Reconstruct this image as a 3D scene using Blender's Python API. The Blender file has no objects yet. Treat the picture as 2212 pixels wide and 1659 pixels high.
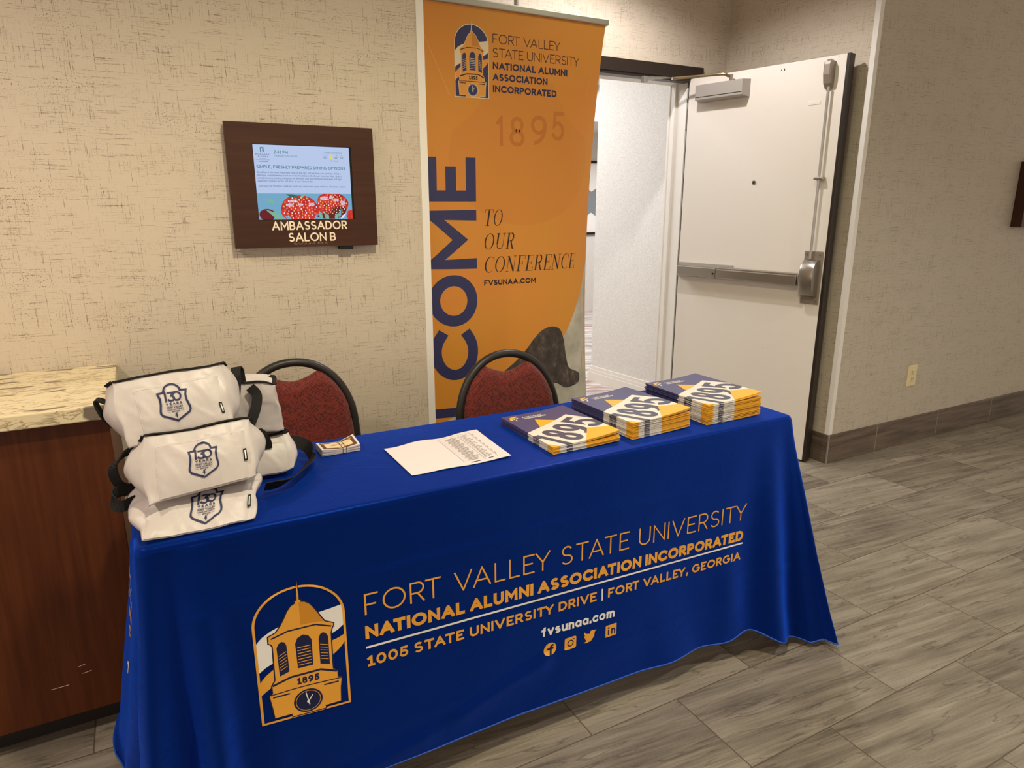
import bpy, bmesh, math, random
from mathutils import Vector, Matrix, noise
from mathutils.geometry import tessellate_polygon
random.seed(7)
sc = bpy.context.scene
COL = sc.collection
PI = math.pi

# ------------------------------------------------------------------ camera
cam = bpy.data.cameras.new('camera')
cam.sensor_fit = 'HORIZONTAL'; cam.sensor_width = 36.0
cam.lens = 36.0 * 1482.32 / 2212.0
cam.clip_start = 0.05; cam.clip_end = 60
camo = bpy.data.objects.new('camera', cam); COL.objects.link(camo)
RX = (0.880308478, -0.474401220, -0.000682472)      # right, in world (x, y, z)
RY = (-0.120562641, -0.222326644, -0.967489283)     # down
RZ = (0.458826364, 0.851771299, -0.252911094)       # forward
camo.matrix_world = Matrix(((RX[0], -RY[0], -RZ[0], 0), (RX[1], -RY[1], -RZ[1], 0), (RX[2], -RY[2], -RZ[2], 1.37), (0, 0, 0, 1)))
sc.camera = camo

# ------------------------------------------------------------------ view, world
vs = sc.view_settings
vs.view_transform = 'Standard'; vs.look = 'None'; vs.gamma = 1.0; vs.use_curve_mapping = False
vs.exposure = 0.0
world = bpy.data.worlds.new('world'); sc.world = world; world.use_nodes = True
bg = world.node_tree.nodes['Background']
bg.inputs['Color'].default_value = (1.0, 0.86, 0.72, 1); bg.inputs['Strength'].default_value = 1.17

# ------------------------------------------------------------------ lamps: recessed ceiling downlights of the foyer, corridor lighting, plus added fill lamps
def downlight(name, loc, power, color, angle=120, blend=0.7, radius=0.05, aim=None):
    l = bpy.data.lights.new(name, 'SPOT'); l.energy = power; l.color = color
    l.spot_size = math.radians(angle); l.spot_blend = blend; l.shadow_soft_size = radius
    o = bpy.data.objects.new(name, l); COL.objects.link(o); o.location = loc
    if aim:
        o.rotation_euler = (Vector(aim) - Vector(loc)).to_track_quat('-Z', 'Y').to_euler()
    return o
downlight('downlight', (0.62, 0.70, 2.70), 136, (1.0, 0.92, 0.66), 150, 0.6, 0.06)
downlight('downlight', (-1.30, 1.20, 2.70), 98, (1.0, 0.86, 0.74), 150, 0.6, 0.06)
downlight('downlight', (2.12, 2.62, 2.70), 66, (1.0, 0.98, 0.99), 150, 0.5, 0.035)
downlight('downlight', (2.90, 0.0, 2.70), 82, (0.98, 1.0, 0.96), 140, 0.7, 0.06)
downlight('downlight', (2.00, 1.90, 2.70), 15, (0.95, 1.0, 0.6), 150, 0.6, 0.06)  # weak fill lamp added to balance tones, no source seen here
cl = bpy.data.lights.new('corridor_light', 'AREA'); cl.shape = 'RECTANGLE'; cl.size = 1.2; cl.size_y = 1.6; cl.energy = 70; cl.color = (0.96, 0.98, 1.0)
clo = bpy.data.objects.new('corridor_light', cl); COL.objects.link(clo); clo.location = (1.9, 4.9, 2.6)

cl2 = bpy.data.lights.new('corridor_light', 'AREA'); cl2.shape = 'RECTANGLE'; cl2.size = 1.2; cl2.size_y = 1.0; cl2.energy = 70; cl2.color = (0.96, 0.98, 1.0)  # second lamp, added to brighten the dark far end of the corridor
clo2 = bpy.data.objects.new('corridor_light', cl2); COL.objects.link(clo2); clo2.location = (4.9, 5.8, 2.58)

# ------------------------------------------------------------------ material helpers
def srgb(r, g, b):
    f = lambda c: (c / 255 / 12.92) if c / 255 <= 0.04045 else ((c / 255 + 0.055) / 1.055) ** 2.4
    return (f(r), f(g), f(b), 1.0)
class NB:
    def __init__(s, name):
        s.m = bpy.data.materials.new(name); s.m.use_nodes = True
        s.t = s.m.node_tree; s.p = s.t.nodes['Principled BSDF']
    def n(s, typ, attrs=None, **inp):
        nd = s.t.nodes.new(typ)
        for k, v in (attrs or {}).items(): setattr(nd, k, v)
        for k, v in inp.items():
            key = int(k[1:]) if k[0] == '_' and k[1:].isdigit() else k.replace('_', ' ')
            s.set(nd.inputs[key], v)
        return nd
    def set(s, sock, v):
        if isinstance(v, bpy.types.NodeSocket): s.t.links.new(v, sock)
        elif isinstance(v, bpy.types.Node): s.t.links.new(v.outputs[0], sock)
        else: sock.default_value = v
    def math(s, op, a, b=0.0, c=None):
        nd = s.n('ShaderNodeMath', {'operation': op}, _0=a, _1=b)
        if c is not None: s.set(nd.inputs[2], c)
        return nd.outputs[0]
    def ramp(s, fac, stops, interp='LINEAR'):
        nd = s.n('ShaderNodeValToRGB', None, Fac=fac); r = nd.color_ramp; r.interpolation = interp
        while len(r.elements) < len(stops): r.elements.new(0.5)
        for e, (p, c) in zip(r.elements, stops):
            e.position = p; e.color = c if isinstance(c, tuple) else (c, c, c, 1)
        return nd.outputs[0]
    def noise(s, vec, scale, detail=3.0, rough=0.5, out=0):
        nd = s.n('ShaderNodeTexNoise', None, Vector=vec, Scale=scale, Detail=detail, Roughness=rough)
        return nd.outputs[out]
    def mapv(s, vec, scale=(1, 1, 1), loc=(0, 0, 0), rot=(0, 0, 0)):
        nd = s.n('ShaderNodeMapping', None, Vector=vec, Scale=scale, Location=loc, Rotation=rot)
        return nd.outputs[0]
    def mix(s, fac, a, b):
        nd = s.n('ShaderNodeMix', {'data_type': 'RGBA'})
        s.set(nd.inputs[0], fac); s.set(nd.inputs[6], a); s.set(nd.inputs[7], b)
        return nd.outputs[2]
    def obj(s): return s.n('ShaderNodeTexCoord').outputs['Object']
    def bump(s, h, strength=0.2, dist=0.01):
        nd = s.n('ShaderNodeBump', None, Height=h, Strength=strength, Distance=dist)
        s.set(s.p.inputs['Normal'], nd.outputs[0])
    def fin(s, color=None, rough=None, metal=None, spec=None, sheen=None, emit=None, estr=None):
        for k, v in (('Base Color', color), ('Roughness', rough), ('Metallic', metal), ('Specular IOR Level', spec), ('Sheen Weight', sheen), ('Emission Color', emit), ('Emission Strength', estr)):
            if v is not None: s.set(s.p.inputs[k], v)
        return s.m
def plain(name, col, rough=0.6, metal=0.0, spec=0.4, grain=0.0, gscale=200.0):
    b = NB(name)
    if grain:
        o = b.obj(); nz = b.noise(o, gscale, 2)
        c = b.mix(nz, tuple(x * (1 - grain) for x in col[:3]) + (1,), tuple(min(1, x * (1 + grain)) for x in col[:3]) + (1,))
        b.bump(nz, 0.08, 0.002)
        return b.fin(c, rough, metal, spec)
    return b.fin(col, rough, metal, spec)
def emis(name, col, k=1.0):
    b = NB(name); return b.fin((0.0, 0.0, 0.0, 1), 0.4, 0, 0.2, emit=col, estr=k)

def wallpaper(name, base, dark, strength, warp=0.0):
    b = NB(name); o = b.obj()
    sp = b.n('ShaderNodeSeparateXYZ', None, Vector=o)
    h = b.math('ADD', sp.outputs[0], sp.outputs[1]); z = sp.outputs[2]
    uv = b.n('ShaderNodeCombineXYZ', None, X=h, Y=z, Z=0.0).outputs[0]
    wob = b.n('ShaderNodeVectorMath', {'operation': 'SCALE'}, _0=b.noise(uv, 7.0, 2, 0.5, 1), Scale=0.010).outputs[0]
    uvw = b.n('ShaderNodeVectorMath', {'operation': 'ADD'}, _0=uv, _1=wob).outputs[0]
    def lines(scale, thr, loc):
        nz = b.noise(b.mapv(uvw, scale, loc), 1.0, 2.0, 0.55)
        return b.ramp(nz, [(thr, 0.0), (thr + 0.035, 1.0)])
    hl = lines((7, 470, 1), 0.630, (3, 1, 0)); vl = lines((470, 7, 1), 0.64, (11, 7, 0))
    hl2 = lines((20, 600, 1), 0.625, (31, 4, 5)); vl2 = lines((600, 18, 1), 0.635, (1, 17, 9))
    brk = b.ramp(b.noise(uv, 130, 2), [(0.42, 0.0), (0.52, 1.0)])
    cl1 = b.ramp(b.noise(uv, 9.0, 3), [(0.44, 0.0), (0.62, 1.0)])
    spk = b.math('MULTIPLY', b.ramp(b.noise(uv, 240, 1), [(0.64, 0.0), (0.68, 1.0)]), b.ramp(b.noise(b.mapv(uv, (5, 11, 1), (4, 4, 0)), 1.0, 3), [(0.52, 0.0), (0.66, 1.0)]))
    m = b.math('MAXIMUM', b.math('MAXIMUM', hl, vl), b.math('MULTIPLY', b.math('MAXIMUM', hl2, vl2), cl1))
    m = b.math('MAXIMUM', b.math('MULTIPLY', m, b.math('ADD', b.math('MULTIPLY', brk, 0.75), 0.25)), spk)
    fine = b.noise(b.mapv(uv, (60, 700, 1)), 1.0, 2); fine2 = b.noise(b.mapv(uv, (700, 60, 1)), 1.0, 2)
    var = b.math('ADD', b.math('MULTIPLY', fine, 0.5), b.math('MULTIPLY', fine2, 0.5))
    bc = b.mix(b.ramp(var, [(0.35, 0.0), (0.65, 1.0)]), tuple(x * 0.93 for x in base[:3]) + (1,), base)
    bc = b.mix(b.ramp(b.noise(uv, 2.5, 3), [(0.3, 0.0), (0.7, 0.35)]), bc, tuple(x * 0.90 for x in base[:3]) + (1,))
    c = b.mix(b.math('MULTIPLY', m, strength), bc, dark)
    b.bump(var, 0.12, 0.002)
    return b.fin(c, 0.62, 0, 0.3)

M = {}
M['paper_back'] = wallpaper('linen_wallpaper', srgb(201, 186, 166), srgb(96, 78, 58), 0.9)
M['paper_right'] = wallpaper('linen_wallpaper_shaded', srgb(190, 178, 160), srgb(90, 76, 58), 0.85)  # same paper, darkened: the right wall's dimmer light is put into its colour
M['white_trim'] = plain('white_trim_paint', srgb(226, 219, 210), 0.45)
M['ceiling'] = plain('ceiling_paint', srgb(225, 220, 212), 0.8, grain=0.03)
M['door_white'] = plain('white_door_paint', srgb(222, 212, 201), 0.42, grain=0.012, gscale=30)
M['dark_frame'] = plain('dark_brown_paint', srgb(40, 30, 25), 0.4)
M['alu'] = plain('satin_aluminium', srgb(178, 172, 164), 0.38, 0.75)
M['steel'] = plain('brushed_steel', srgb(168, 160, 150), 0.30, 0.95)
M['bronze_arm'] = plain('bronze_steel', srgb(150, 130, 95), 0.35, 0.8)
M['grey_paint'] = plain('grey_cover_paint', srgb(168, 160, 152), 0.45, 0.2)
M['latch_grey'] = plain('taupe_metal', srgb(150, 138, 126), 0.40, 0.5)
M['black'] = plain('black_webbing', srgb(24, 22, 22), 0.75, spec=0.25, grain=0.25, gscale=600)
M['black_gap'] = plain('black_parts_and_gap_shade', srgb(14, 13, 13), 0.8)  # real black parts, and the painted shade in the hinge gap
M['black_tube'] = plain('black_powder_coat', srgb(34, 29, 26), 0.42)
M['navy'] = plain('navy_ink', srgb(48, 48, 92), 0.5)
M['navy_dark'] = plain('dark_navy_ink', srgb(30, 34, 72), 0.6)
M['ink'] = plain('near_black_ink', srgb(38, 30, 34), 0.6)
M['brown_ink'] = plain('dark_brown_ink', srgb(70, 42, 30), 0.6)
M['cream'] = plain('cream_ink', srgb(222, 205, 176), 0.55)
M['gold'] = plain('gold_ink', srgb(232, 164, 62), 0.55, spec=0.2)
M['gold_shade'] = plain('deep_gold_ink', srgb(206, 138, 36), 0.5)
M['white_print'] = plain('white_ink', srgb(236, 232, 226), 0.55)
M['b_tower'] = plain('banner_tower_gold', srgb(222, 150, 62), 0.5)
M['b_tower_shade'] = plain('banner_tower_shade', srgb(196, 128, 48), 0.5)
M['bluedark'] = plain('print_navy', srgb(12, 20, 66), 0.55)
M['ivory'] = plain('ivory_plastic', srgb(222, 205, 160), 0.4)
M['ivory_dark'] = plain('socket_slot', srgb(70, 58, 40), 0.6)
M['paper'] = plain('white_paper', srgb(214, 203, 202), 0.7, grain=0.01)
M['grey_ink'] = plain('grey_ink', srgb(150, 142, 136), 0.7)
M['sign_letters'] = plain('cream_raised_letters', srgb(238, 218, 190), 0.5)
M['tan_ink'] = plain('tan_ink', srgb(232, 206, 164), 0.6)
M['ticket_spot'] = plain('ticket_brown_spot', srgb(186, 138, 84), 0.6)
M['umber_ink'] = plain('umber_ink', srgb(96, 62, 40), 0.6)

def cloth_mat(name, col, rough, w=0.05):
    b = NB(name); o = b.obj()
    wv = b.noise(o, 900, 1); big = b.noise(b.mapv(o, (5, 5, 9)), 1.0, 3, 0.5)
    cr = b.ramp(b.noise(b.mapv(o, (7, 7, 11)), 1.0, 4, 0.6), [(0.46, 0.0), (0.5, 1.0), (0.54, 0.0)])
    b.bump(b.math('ADD', b.math('ADD', b.math('MULTIPLY', wv, 0.02), b.math('MULTIPLY', big, 1.0)), b.math('MULTIPLY', cr, 0.06)), 0.5, w)
    b.set(b.p.inputs['Specular Tint'], (0.05, 0.25, 1.0, 1)); b.set(b.p.inputs['Sheen Tint'], (0.02, 0.13, 1.0, 1)); b.set(b.p.inputs['Sheen Roughness'], 0.55)
    return b.fin(col, rough, 0.55, 0.3, sheen=1.0)
M['cloth'] = cloth_mat('royal_blue_satin', srgb(2, 20, 82), 0.40, 0.008)
M['cloth_hem'] = plain('blue_hem_stitching', srgb(40, 84, 180), 0.5)
def bag_mat():
    b = NB('white_nylon'); o = b.obj()
    nz = b.noise(o, 26, 3, 0.55); wv = b.n('ShaderNodeTexWave', {'wave_type': 'BANDS'}, Vector=o, Scale=520.0).outputs[1]
    b.bump(b.math('ADD', nz, b.math('MULTIPLY', wv, 0.01)), 0.22, 0.006)
    return b.fin(srgb(190, 180, 175), 0.42, 0, 0.4)
M['bag'] = bag_mat()
M['bag_trim'] = plain('white_nylon_seam', srgb(200, 190, 184), 0.5)
def maroon():
    b = NB('maroon_upholstery'); o = b.obj()
    def hatch(rot, loc):
        nz = b.noise(b.mapv(b.mapv(o, (1, 1, 1), loc, rot), (70, 20, 430)), 1.0, 1.0)
        return b.ramp(nz, [(0.56, 0.0), (0.62, 1.0)])
    m = b.math('MAXIMUM', hatch((0, 0.7, 0), (0, 0, 0)), hatch((0, -0.85, 0), (4, 2, 9)))
    c = b.mix(m, srgb(112, 40, 30), srgb(70, 22, 18))
    b.bump(m, 0.25, 0.002)
    return b.fin(c, 0.8, 0, 0.25, sheen=0.2)
M['maroon'] = maroon()
def wood(name, c1, c2, vert=True, rough=0.4):
    b = NB(name); o = b.obj()
    nz = b.noise(b.mapv(o, (55, 55, 3.0) if vert else (3, 55, 55)), 1.0, 4, 0.6)
    big = b.noise(o, 3.0, 2)
    f = b.ramp(b.math('ADD', b.math('MULTIPLY', nz, 0.7), b.math('MULTIPLY', big, 0.3)), [(0.36, 0.0), (0.64, 1.0)])
    return b.fin(b.mix(f, c1, c2), rough, 0, 0.22)
M['wood'] = wood('dark_walnut_veneer', srgb(72, 32, 12), srgb(92, 46, 20), True, 0.42)
M['wood_sign'] = wood('dark_brown_sign_wood', srgb(58, 32, 20), srgb(70, 40, 26), False, 0.5)
M['toe'] = plain('dark_toe_kick', srgb(30, 22, 18), 0.6)
def quartz():
    b = NB('cream_flake_quartz'); o = b.obj()
    v = b.n('ShaderNodeVectorMath', {'operation': 'ADD'}, _0=b.mapv(o, (9, 34, 34)), _1=b.n('ShaderNodeVectorMath', {'operation': 'SCALE'}, _0=b.noise(o, 9, 2, 0.5, 1), Scale=1.6).outputs[0]).outputs[0]
    vein = b.ramp(b.noise(v, 1.0, 4, 0.6), [(0.47, 0.0), (0.50, 1.0), (0.53, 0.0)])
    vor = b.n('ShaderNodeTexVoronoi', {'voronoi_dimensions': '2D'}, Vector=b.mapv(v, (0.9, 0.9, 0.9), (3, 1, 2)), Scale=1.0)
    fl = b.ramp(vor.outputs['Distance'], [(0.27, 1.0), (0.33, 0.0)])
    pick = b.ramp(b.n('ShaderNodeSeparateColor', None, Color=vor.outputs['Color']).outputs[0], [(0.62, 0.0), (0.64, 1.0)])
    c = b.mix(b.math('MULTIPLY', vein, 0.8), srgb(222, 204, 166), srgb(126, 104, 78))
    c = b.mix(b.math('MULTIPLY', b.math('MULTIPLY', fl, pick), 0.9), c, srgb(96, 82, 74))
    return b.fin(c, 0.25, 0, 0.5)
M['quartz'] = quartz()
def floor_tiles():
    b = NB('wood_look_porcelain_tile'); o = b.obj()
    sp = b.n('ShaderNodeSeparateXYZ', None, Vector=o)
    TL, TH = 0.5843, 0.2802
    r = b.math('DIVIDE', b.math('SUBTRACT', sp.outputs[1], 0.969), TH)
    row = b.math('FLOOR', r); fr = b.math('SUBTRACT', r, row)
    par = b.math('MODULO', b.math('ADD', row, 100.0), 2.0)
    u = b.math('ADD', b.math('DIVIDE', b.math('SUBTRACT', sp.outputs[0], 1.792), TL), b.math('MULTIPLY', par, 0.5))
    colm = b.math('FLOOR', u); fu = b.math('SUBTRACT', u, colm)
    cell = b.n('ShaderNodeCombineXYZ', None, X=colm, Y=row, Z=0.0).outputs[0]
    wn = b.n('ShaderNodeTexWhiteNoise', None, Vector=cell)
    rnd, rc = wn.outputs[0], wn.outputs[1]
    off = b.n('ShaderNodeVectorMath', {'operation': 'SCALE'}, _0=rc, Scale=37.0).outputs[0]
    base = b.n('ShaderNodeVectorMath', {'operation': 'ADD'}, _0=o, _1=off).outputs[0]
    tilt = b.mapv(base, (1, 1, 1), (0, 0, 0), (0, 0, 0.10))
    warp = b.n('ShaderNodeVectorMath', {'operation': 'SCALE'}, _0=b.noise(tilt, 6, 3, 0.5, 1), Scale=0.014).outputs[0]
    tv = b.n('ShaderNodeVectorMath', {'operation': 'ADD'}, _0=tilt, _1=warp).outputs[0]
    s1 = b.noise(b.mapv(tv, (1.6, 28, 1)), 1.0, 5, 0.62)
    s2 = b.noise(b.mapv(tv, (6, 130, 1)), 1.0, 4, 0.6)
    s3 = b.noise(base, 4.0, 3)
    s4 = b.noise(base, 260.0, 2)
    vein = b.ramp(b.noise(b.mapv(tv, (1.6, 14, 1), (5, 3, 0)), 1.0, 3, 0.55), [(0.488, 0.0), (0.5, 1.0), (0.508, 0.0)])
    f = b.math('ADD', b.math('ADD', b.math('MULTIPLY', s1, 0.5), b.math('MULTIPLY', s2, 0.28)), b.math('ADD', b.math('MULTIPLY', s3, 0.2), b.math('MULTIPLY', s4, 0.08)))
    f = b.math('ADD', f, b.math('MULTIPLY', b.math('SUBTRACT', rnd, 0.5), 0.10))
    c = b.ramp(f, [(0.36, srgb(88, 80, 70)), (0.50, srgb(126, 116, 102)), (0.66, srgb(156, 146, 130))])
    c = b.mix(b.math('MULTIPLY', vein, 0.55), c, srgb(70, 60, 52))
    ex = b.math('MINIMUM', fu, b.math('SUBTRACT', 1.0, fu)); ey = b.math('MINIMUM', fr, b.math('SUBTRACT', 1.0, fr))
    g = b.math('MAXIMUM', b.math('LESS_THAN', ex, 0.0018 / TL), b.math('LESS_THAN', ey, 0.0018 / TH))
    c = b.mix(g, c, srgb(92, 80, 66))
    b.bump(b.math('SUBTRACT', b.math('ADD', b.math('MULTIPLY', s2, 0.25), b.math('MULTIPLY', s4, 0.08)), g), 0.25, 0.003)
    return b.fin(c, b.ramp(s1, [(0.3, 0.42), (0.7, 0.54)]), 0, 0.4)
M['floor'] = floor_tiles()
def base_tile():
    b = NB('dark_tile_base'); o = b.obj()
    sp = b.n('ShaderNodeSeparateXYZ', None, Vector=o)
    h = b.math('ADD', sp.outputs[0], sp.outputs[1])
    u = b.math('DIVIDE', b.math('SUBTRACT', h, 5.866), 0.581)
    fu = b.math('SUBTRACT', u, b.math('FLOOR', u))
    j = b.math('LESS_THAN', b.math('MINIMUM', fu, b.math('SUBTRACT', 1.0, fu)), 0.003)
    s1 = b.noise(b.mapv(b.n('ShaderNodeCombineXYZ', None, X=h, Y=sp.outputs[2], Z=0.0).outputs[0], (3, 34, 1)), 1.0, 5, 0.6)
    c = b.ramp(s1, [(0.35, srgb(78, 66, 56)), (0.65, srgb(112, 97, 84))])
    return b.fin(b.mix(j, c, srgb(160, 146, 128)), 0.45, 0, 0.4)
M['base_tile'] = base_tile()
def corridor_wall():
    b = NB('white_woven_wallcovering'); o = b.obj()
    n1 = b.noise(b.mapv(o, (60, 60, 420)), 1.0, 2); n2 = b.noise(b.mapv(o, (260, 260, 60)), 1.0, 2)
    f = b.math('ADD', b.math('MULTIPLY', n1, 0.6), b.math('MULTIPLY', n2, 0.4))
    b.bump(f, 0.4, 0.003)
    return b.fin(b.mix(b.ramp(f, [(0.4, 0.0), (0.6, 1.0)]), srgb(206, 200, 193), srgb(226, 221, 215)), 0.7)
M['corr_wall'] = corridor_wall()
def carpet():
    b = NB('patterned_corridor_carpet'); o = b.obj()
    a = b.noise(b.mapv(b.mapv(o, (1, 1, 1), (0, 0, 0), (0, 0, 0.35)), (1.3, 26, 1)), 1.0, 3)
    s = b.ramp(a, [(0.44, 0.0), (0.47, 1.0), (0.53, 1.0), (0.56, 0.0)])
    red = b.ramp(b.noise(o, 2.2, 2), [(0.52, 0.0), (0.58, 1.0)])
    c = b.mix(s, b.mix(red, srgb(158, 151, 146), srgb(166, 134, 128)), srgb(212, 206, 200))
    return b.fin(c, 0.95, 0, 0.1)
M['carpet'] = carpet()
def banner_mat():
    b = NB('orange_banner_print'); o = b.obj()
    n1 = b.noise(o, 2.6, 3, 0.5)
    c = b.mix(b.ramp(n1, [(0.36, 0.0), (0.64, 1.0)]), srgb(212, 134, 52), srgb(208, 140, 50))
    b.bump(b.noise(b.mapv(o, (3, 3, 2)), 1.0, 2), 0.15, 0.01)
    return b.fin(c, 0.45, 0, 0.35)
M['banner'] = banner_mat()
M['banner_tint'] = plain('banner_ghost_tint', srgb(218, 150, 64), 0.45)
M['banner_tint2'] = plain('banner_ghost_shade', srgb(206, 131, 48), 0.45)
M['banner_ghost'] = plain('banner_ghost_numeral', srgb(190, 112, 40), 0.45)
def grey_photo():
    b = NB('pale_grey_photo_print'); o = b.obj()
    n1 = b.noise(o, 8, 4, 0.6)
    return b.fin(b.ramp(n1, [(0.3, srgb(150, 144, 132)), (0.55, srgb(182, 176, 162)), (0.75, srgb(206, 200, 186))]), 0.5)
M['grey_photo'] = grey_photo()
def rock():
    b = NB('dark_bronze_print'); o = b.obj()
    n1 = b.noise(b.mapv(o, (22, 22, 14)), 1.0, 5, 0.65)
    return b.fin(b.ramp(n1, [(0.34, srgb(34, 28, 28)), (0.55, srgb(72, 60, 54)), (0.75, srgb(128, 112, 100))]), 0.5)
M['bronze_print'] = rock()
M['leaf_top'] = M['door_white']
M['b_navy'] = plain('cover_navy', srgb(72, 70, 112), 0.36, spec=0.5)
M['b_white'] = plain('cover_white', srgb(222, 214, 202), 0.36, spec=0.5)
M['b_gold'] = plain('cover_gold', srgb(232, 170, 44), 0.36, spec=0.5)
M['b_dark'] = plain('cover_dark_numerals', srgb(72, 72, 96), 0.36, spec=0.5)
M['b_edge'] = plain('page_edge_shadow_line', srgb(120, 96, 60), 0.7)
M['scr_bg'] = emis('screen_pale_blue', srgb(188, 205, 240), 0.92)
M['scr_teal'] = emis('screen_teal', srgb(52, 128, 140), 0.9)
M['scr_text'] = emis('screen_text', srgb(70, 90, 130), 0.9)
M['scr_white'] = emis('screen_white', srgb(240, 240, 255), 0.9)
M['scr_sun'] = emis('screen_yellow', srgb(236, 216, 120), 0.9)
M['scr_sky'] = emis('screen_blue', srgb(120, 178, 212), 0.85)
M['scr_green'] = emis('screen_green', srgb(130, 190, 160), 0.85)
M['scr_dgreen'] = emis('screen_dark_green', srgb(58, 104, 92), 0.85)
def berry():
    b = NB('screen_strawberry'); o = b.obj()
    v = b.n('ShaderNodeTexVoronoi', None, Vector=o, Scale=105.0)
    d = b.ramp(v.outputs['Distance'], [(0.20, 1.0), (0.30, 0.0)])
    n1 = b.noise(o, 60, 3)
    c = b.mix(b.ramp(n1, [(0.35, 0.0), (0.50, 0.5), (0.68, 1.0)]), srgb(170, 16, 30), srgb(238, 70, 50))
    return b.fin((0, 0, 0, 1), 0.4, 0, 0.2, emit=c, estr=0.9)
M['scr_red'] = berry()
M['scr_lav'] = emis('screen_pale_pink', srgb(224, 190, 220), 0.85)
M['scr_dred'] = emis('screen_dark_red', srgb(110, 24, 34), 0.85)

# ------------------------------------------------------------------ mesh helpers
def link(name, me, parent=None):
    o = bpy.data.objects.new(name, me); COL.objects.link(o)
    if parent is not None: o.parent = parent
    return o
def tag(o, label=None, cat=None, group=None, kind=None):
    if label: o['label'] = label
    if cat: o['category'] = cat
    if group: o['group'] = group
    if kind: o['kind'] = kind
    return o
def empty(name, loc=(0, 0, 0), rz=0.0):
    o = bpy.data.objects.new(name, None); COL.objects.link(o); o.location = loc; o.rotation_euler = (0, 0, rz)
    o.empty_display_size = 0.1
    return o
class MB:
    """collects geometry and links it as one mesh object"""
    def __init__(s): s.v = []; s.f = []; s.mi = []; s.mats = []
    def mat(s, m):
        if m not in s.mats: s.mats.append(m)
        return s.mats.index(m)
    def add(s, vs, fs, m):
        k = s.mat(m); b = len(s.v); s.v.extend([tuple(p) for p in vs])
        for f in fs: s.f.append([b + i for i in f]); s.mi.append(k)
    def box(s, lo, hi, m, bev=0.0, T=None):
        bm = bmesh.new(); bmesh.ops.create_cube(bm, size=1)
        for v in bm.verts:
            v.co = Vector([(lo[i] + hi[i]) / 2 + v.co[i] * (hi[i] - lo[i]) for i in range(3)])
        if bev > 0: bmesh.ops.bevel(bm, geom=bm.edges[:], offset=bev, segments=2, affect='EDGES', profile=0.5)
        s.bm(bm, m, T)
    def bm(s, bm, m, T=None):
        bm.verts.ensure_lookup_table(); bm.verts.index_update()
        vs = [(T @ v.co) if T is not None else v.co.copy() for v in bm.verts]
        s.add(vs, [[v.index for v in f.verts] for f in bm.faces], m); bm.free()
    def tube(s, pts, r, m, n=10, closed=False, sx=1.0, up=None):
        pts = [Vector(p) for p in pts]; N = len(pts); rings = []
        prev = None
        for i, p in enumerate(pts):
            a = pts[(i - 1) % N] if (closed or i > 0) else p
            c = pts[(i + 1) % N] if (closed or i < N - 1) else p
            t = (c - a).normalized()
            if up is not None: side = t.cross(Vector(up))
            elif prev is not None: side = prev - t * prev.dot(t)
            else: side = t.cross(Vector((0, 0, 1)) if abs(t.z) < 0.9 else Vector((1, 0, 0)))
            side.normalize(); prev = side; w = side.cross(t).normalized()
            rr = r[i] if isinstance(r, (list, tuple)) else r
            rings.append([p + side * (math.cos(q) * rr * sx) + w * (math.sin(q) * rr) for q in [2 * PI * k / n for k in range(n)]])
        vs = [q for rg in rings for q in rg]; fs = []
        for i in range(N if closed else N - 1):
            j = (i + 1) % N
            for k in range(n): fs.append([i * n + k, i * n + (k + 1) % n, j * n + (k + 1) % n, j * n + k])
        if not closed: fs.append(list(range(n))[::-1]); fs.append([(N - 1) * n + k for k in range(n)])
        s.add(vs, fs, m)
    def ribbon(s, pts, side, width, th, m):
        """flat strap: side = width direction(s), th = thickness"""
        pts = [Vector(p) for p in pts]; N = len(pts); vs = []
        for i, p in enumerate(pts):
            t = (pts[min(i + 1, N - 1)] - pts[max(i - 1, 0)]).normalized()
            sd = Vector(side[i] if isinstance(side, list) else side); sd = (sd - t * sd.dot(t)).normalized()
            nn = t.cross(sd).normalized()
            for a, b in ((-1, -1), (1, -1), (1, 1), (-1, 1)): vs.append(p + sd * (a * width / 2) + nn * (b * th / 2))
        fs = []
        for i in range(N - 1):
            for k in range(4): fs.append([i * 4 + k, i * 4 + (k + 1) % 4, i * 4 + 4 + (k + 1) % 4, i * 4 + 4 + k])
        fs.append([3, 2, 1, 0]); fs.append([(N - 1) * 4 + k for k in range(4)])
        s.add(vs, fs, m)
    def grid(s, fn, nu, nv, m, us=None, vs_=None):
        us = us or [i / nu for i in range(nu + 1)]; vv = vs_ or [j / nv for j in range(nv + 1)]
        P = [fn(u, v) for v in vv for u in us]; w = len(us)
        s.add(P, [[j * w + i, j * w + i + 1, (j + 1) * w + i + 1, (j + 1) * w + i] for j in range(len(vv) - 1) for i in range(w - 1)], m)
    def build(s, name, parent=None, smooth=False, weld=0.0, autosmooth=None, recalc=False):
        me = bpy.data.meshes.new(name); me.from_pydata(s.v, [], s.f)
        for m in s.mats: me.materials.append(m)
        me.polygons.foreach_set('material_index', s.mi)
        if weld > 0 or recalc:
            bm = bmesh.new(); bm.from_mesh(me)
            if weld > 0: bmesh.ops.remove_doubles(bm, verts=bm.verts, dist=weld)
            if recalc: bmesh.ops.recalc_face_normals(bm, faces=bm.faces)
            bm.to_mesh(me); bm.free()
        if smooth or autosmooth: me.polygons.foreach_set('use_smooth', [True] * len(me.polygons))
        me.update()
        if autosmooth: me.set_sharp_from_angle(angle=math.radians(autosmooth))
        return link(name, me, parent)
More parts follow.
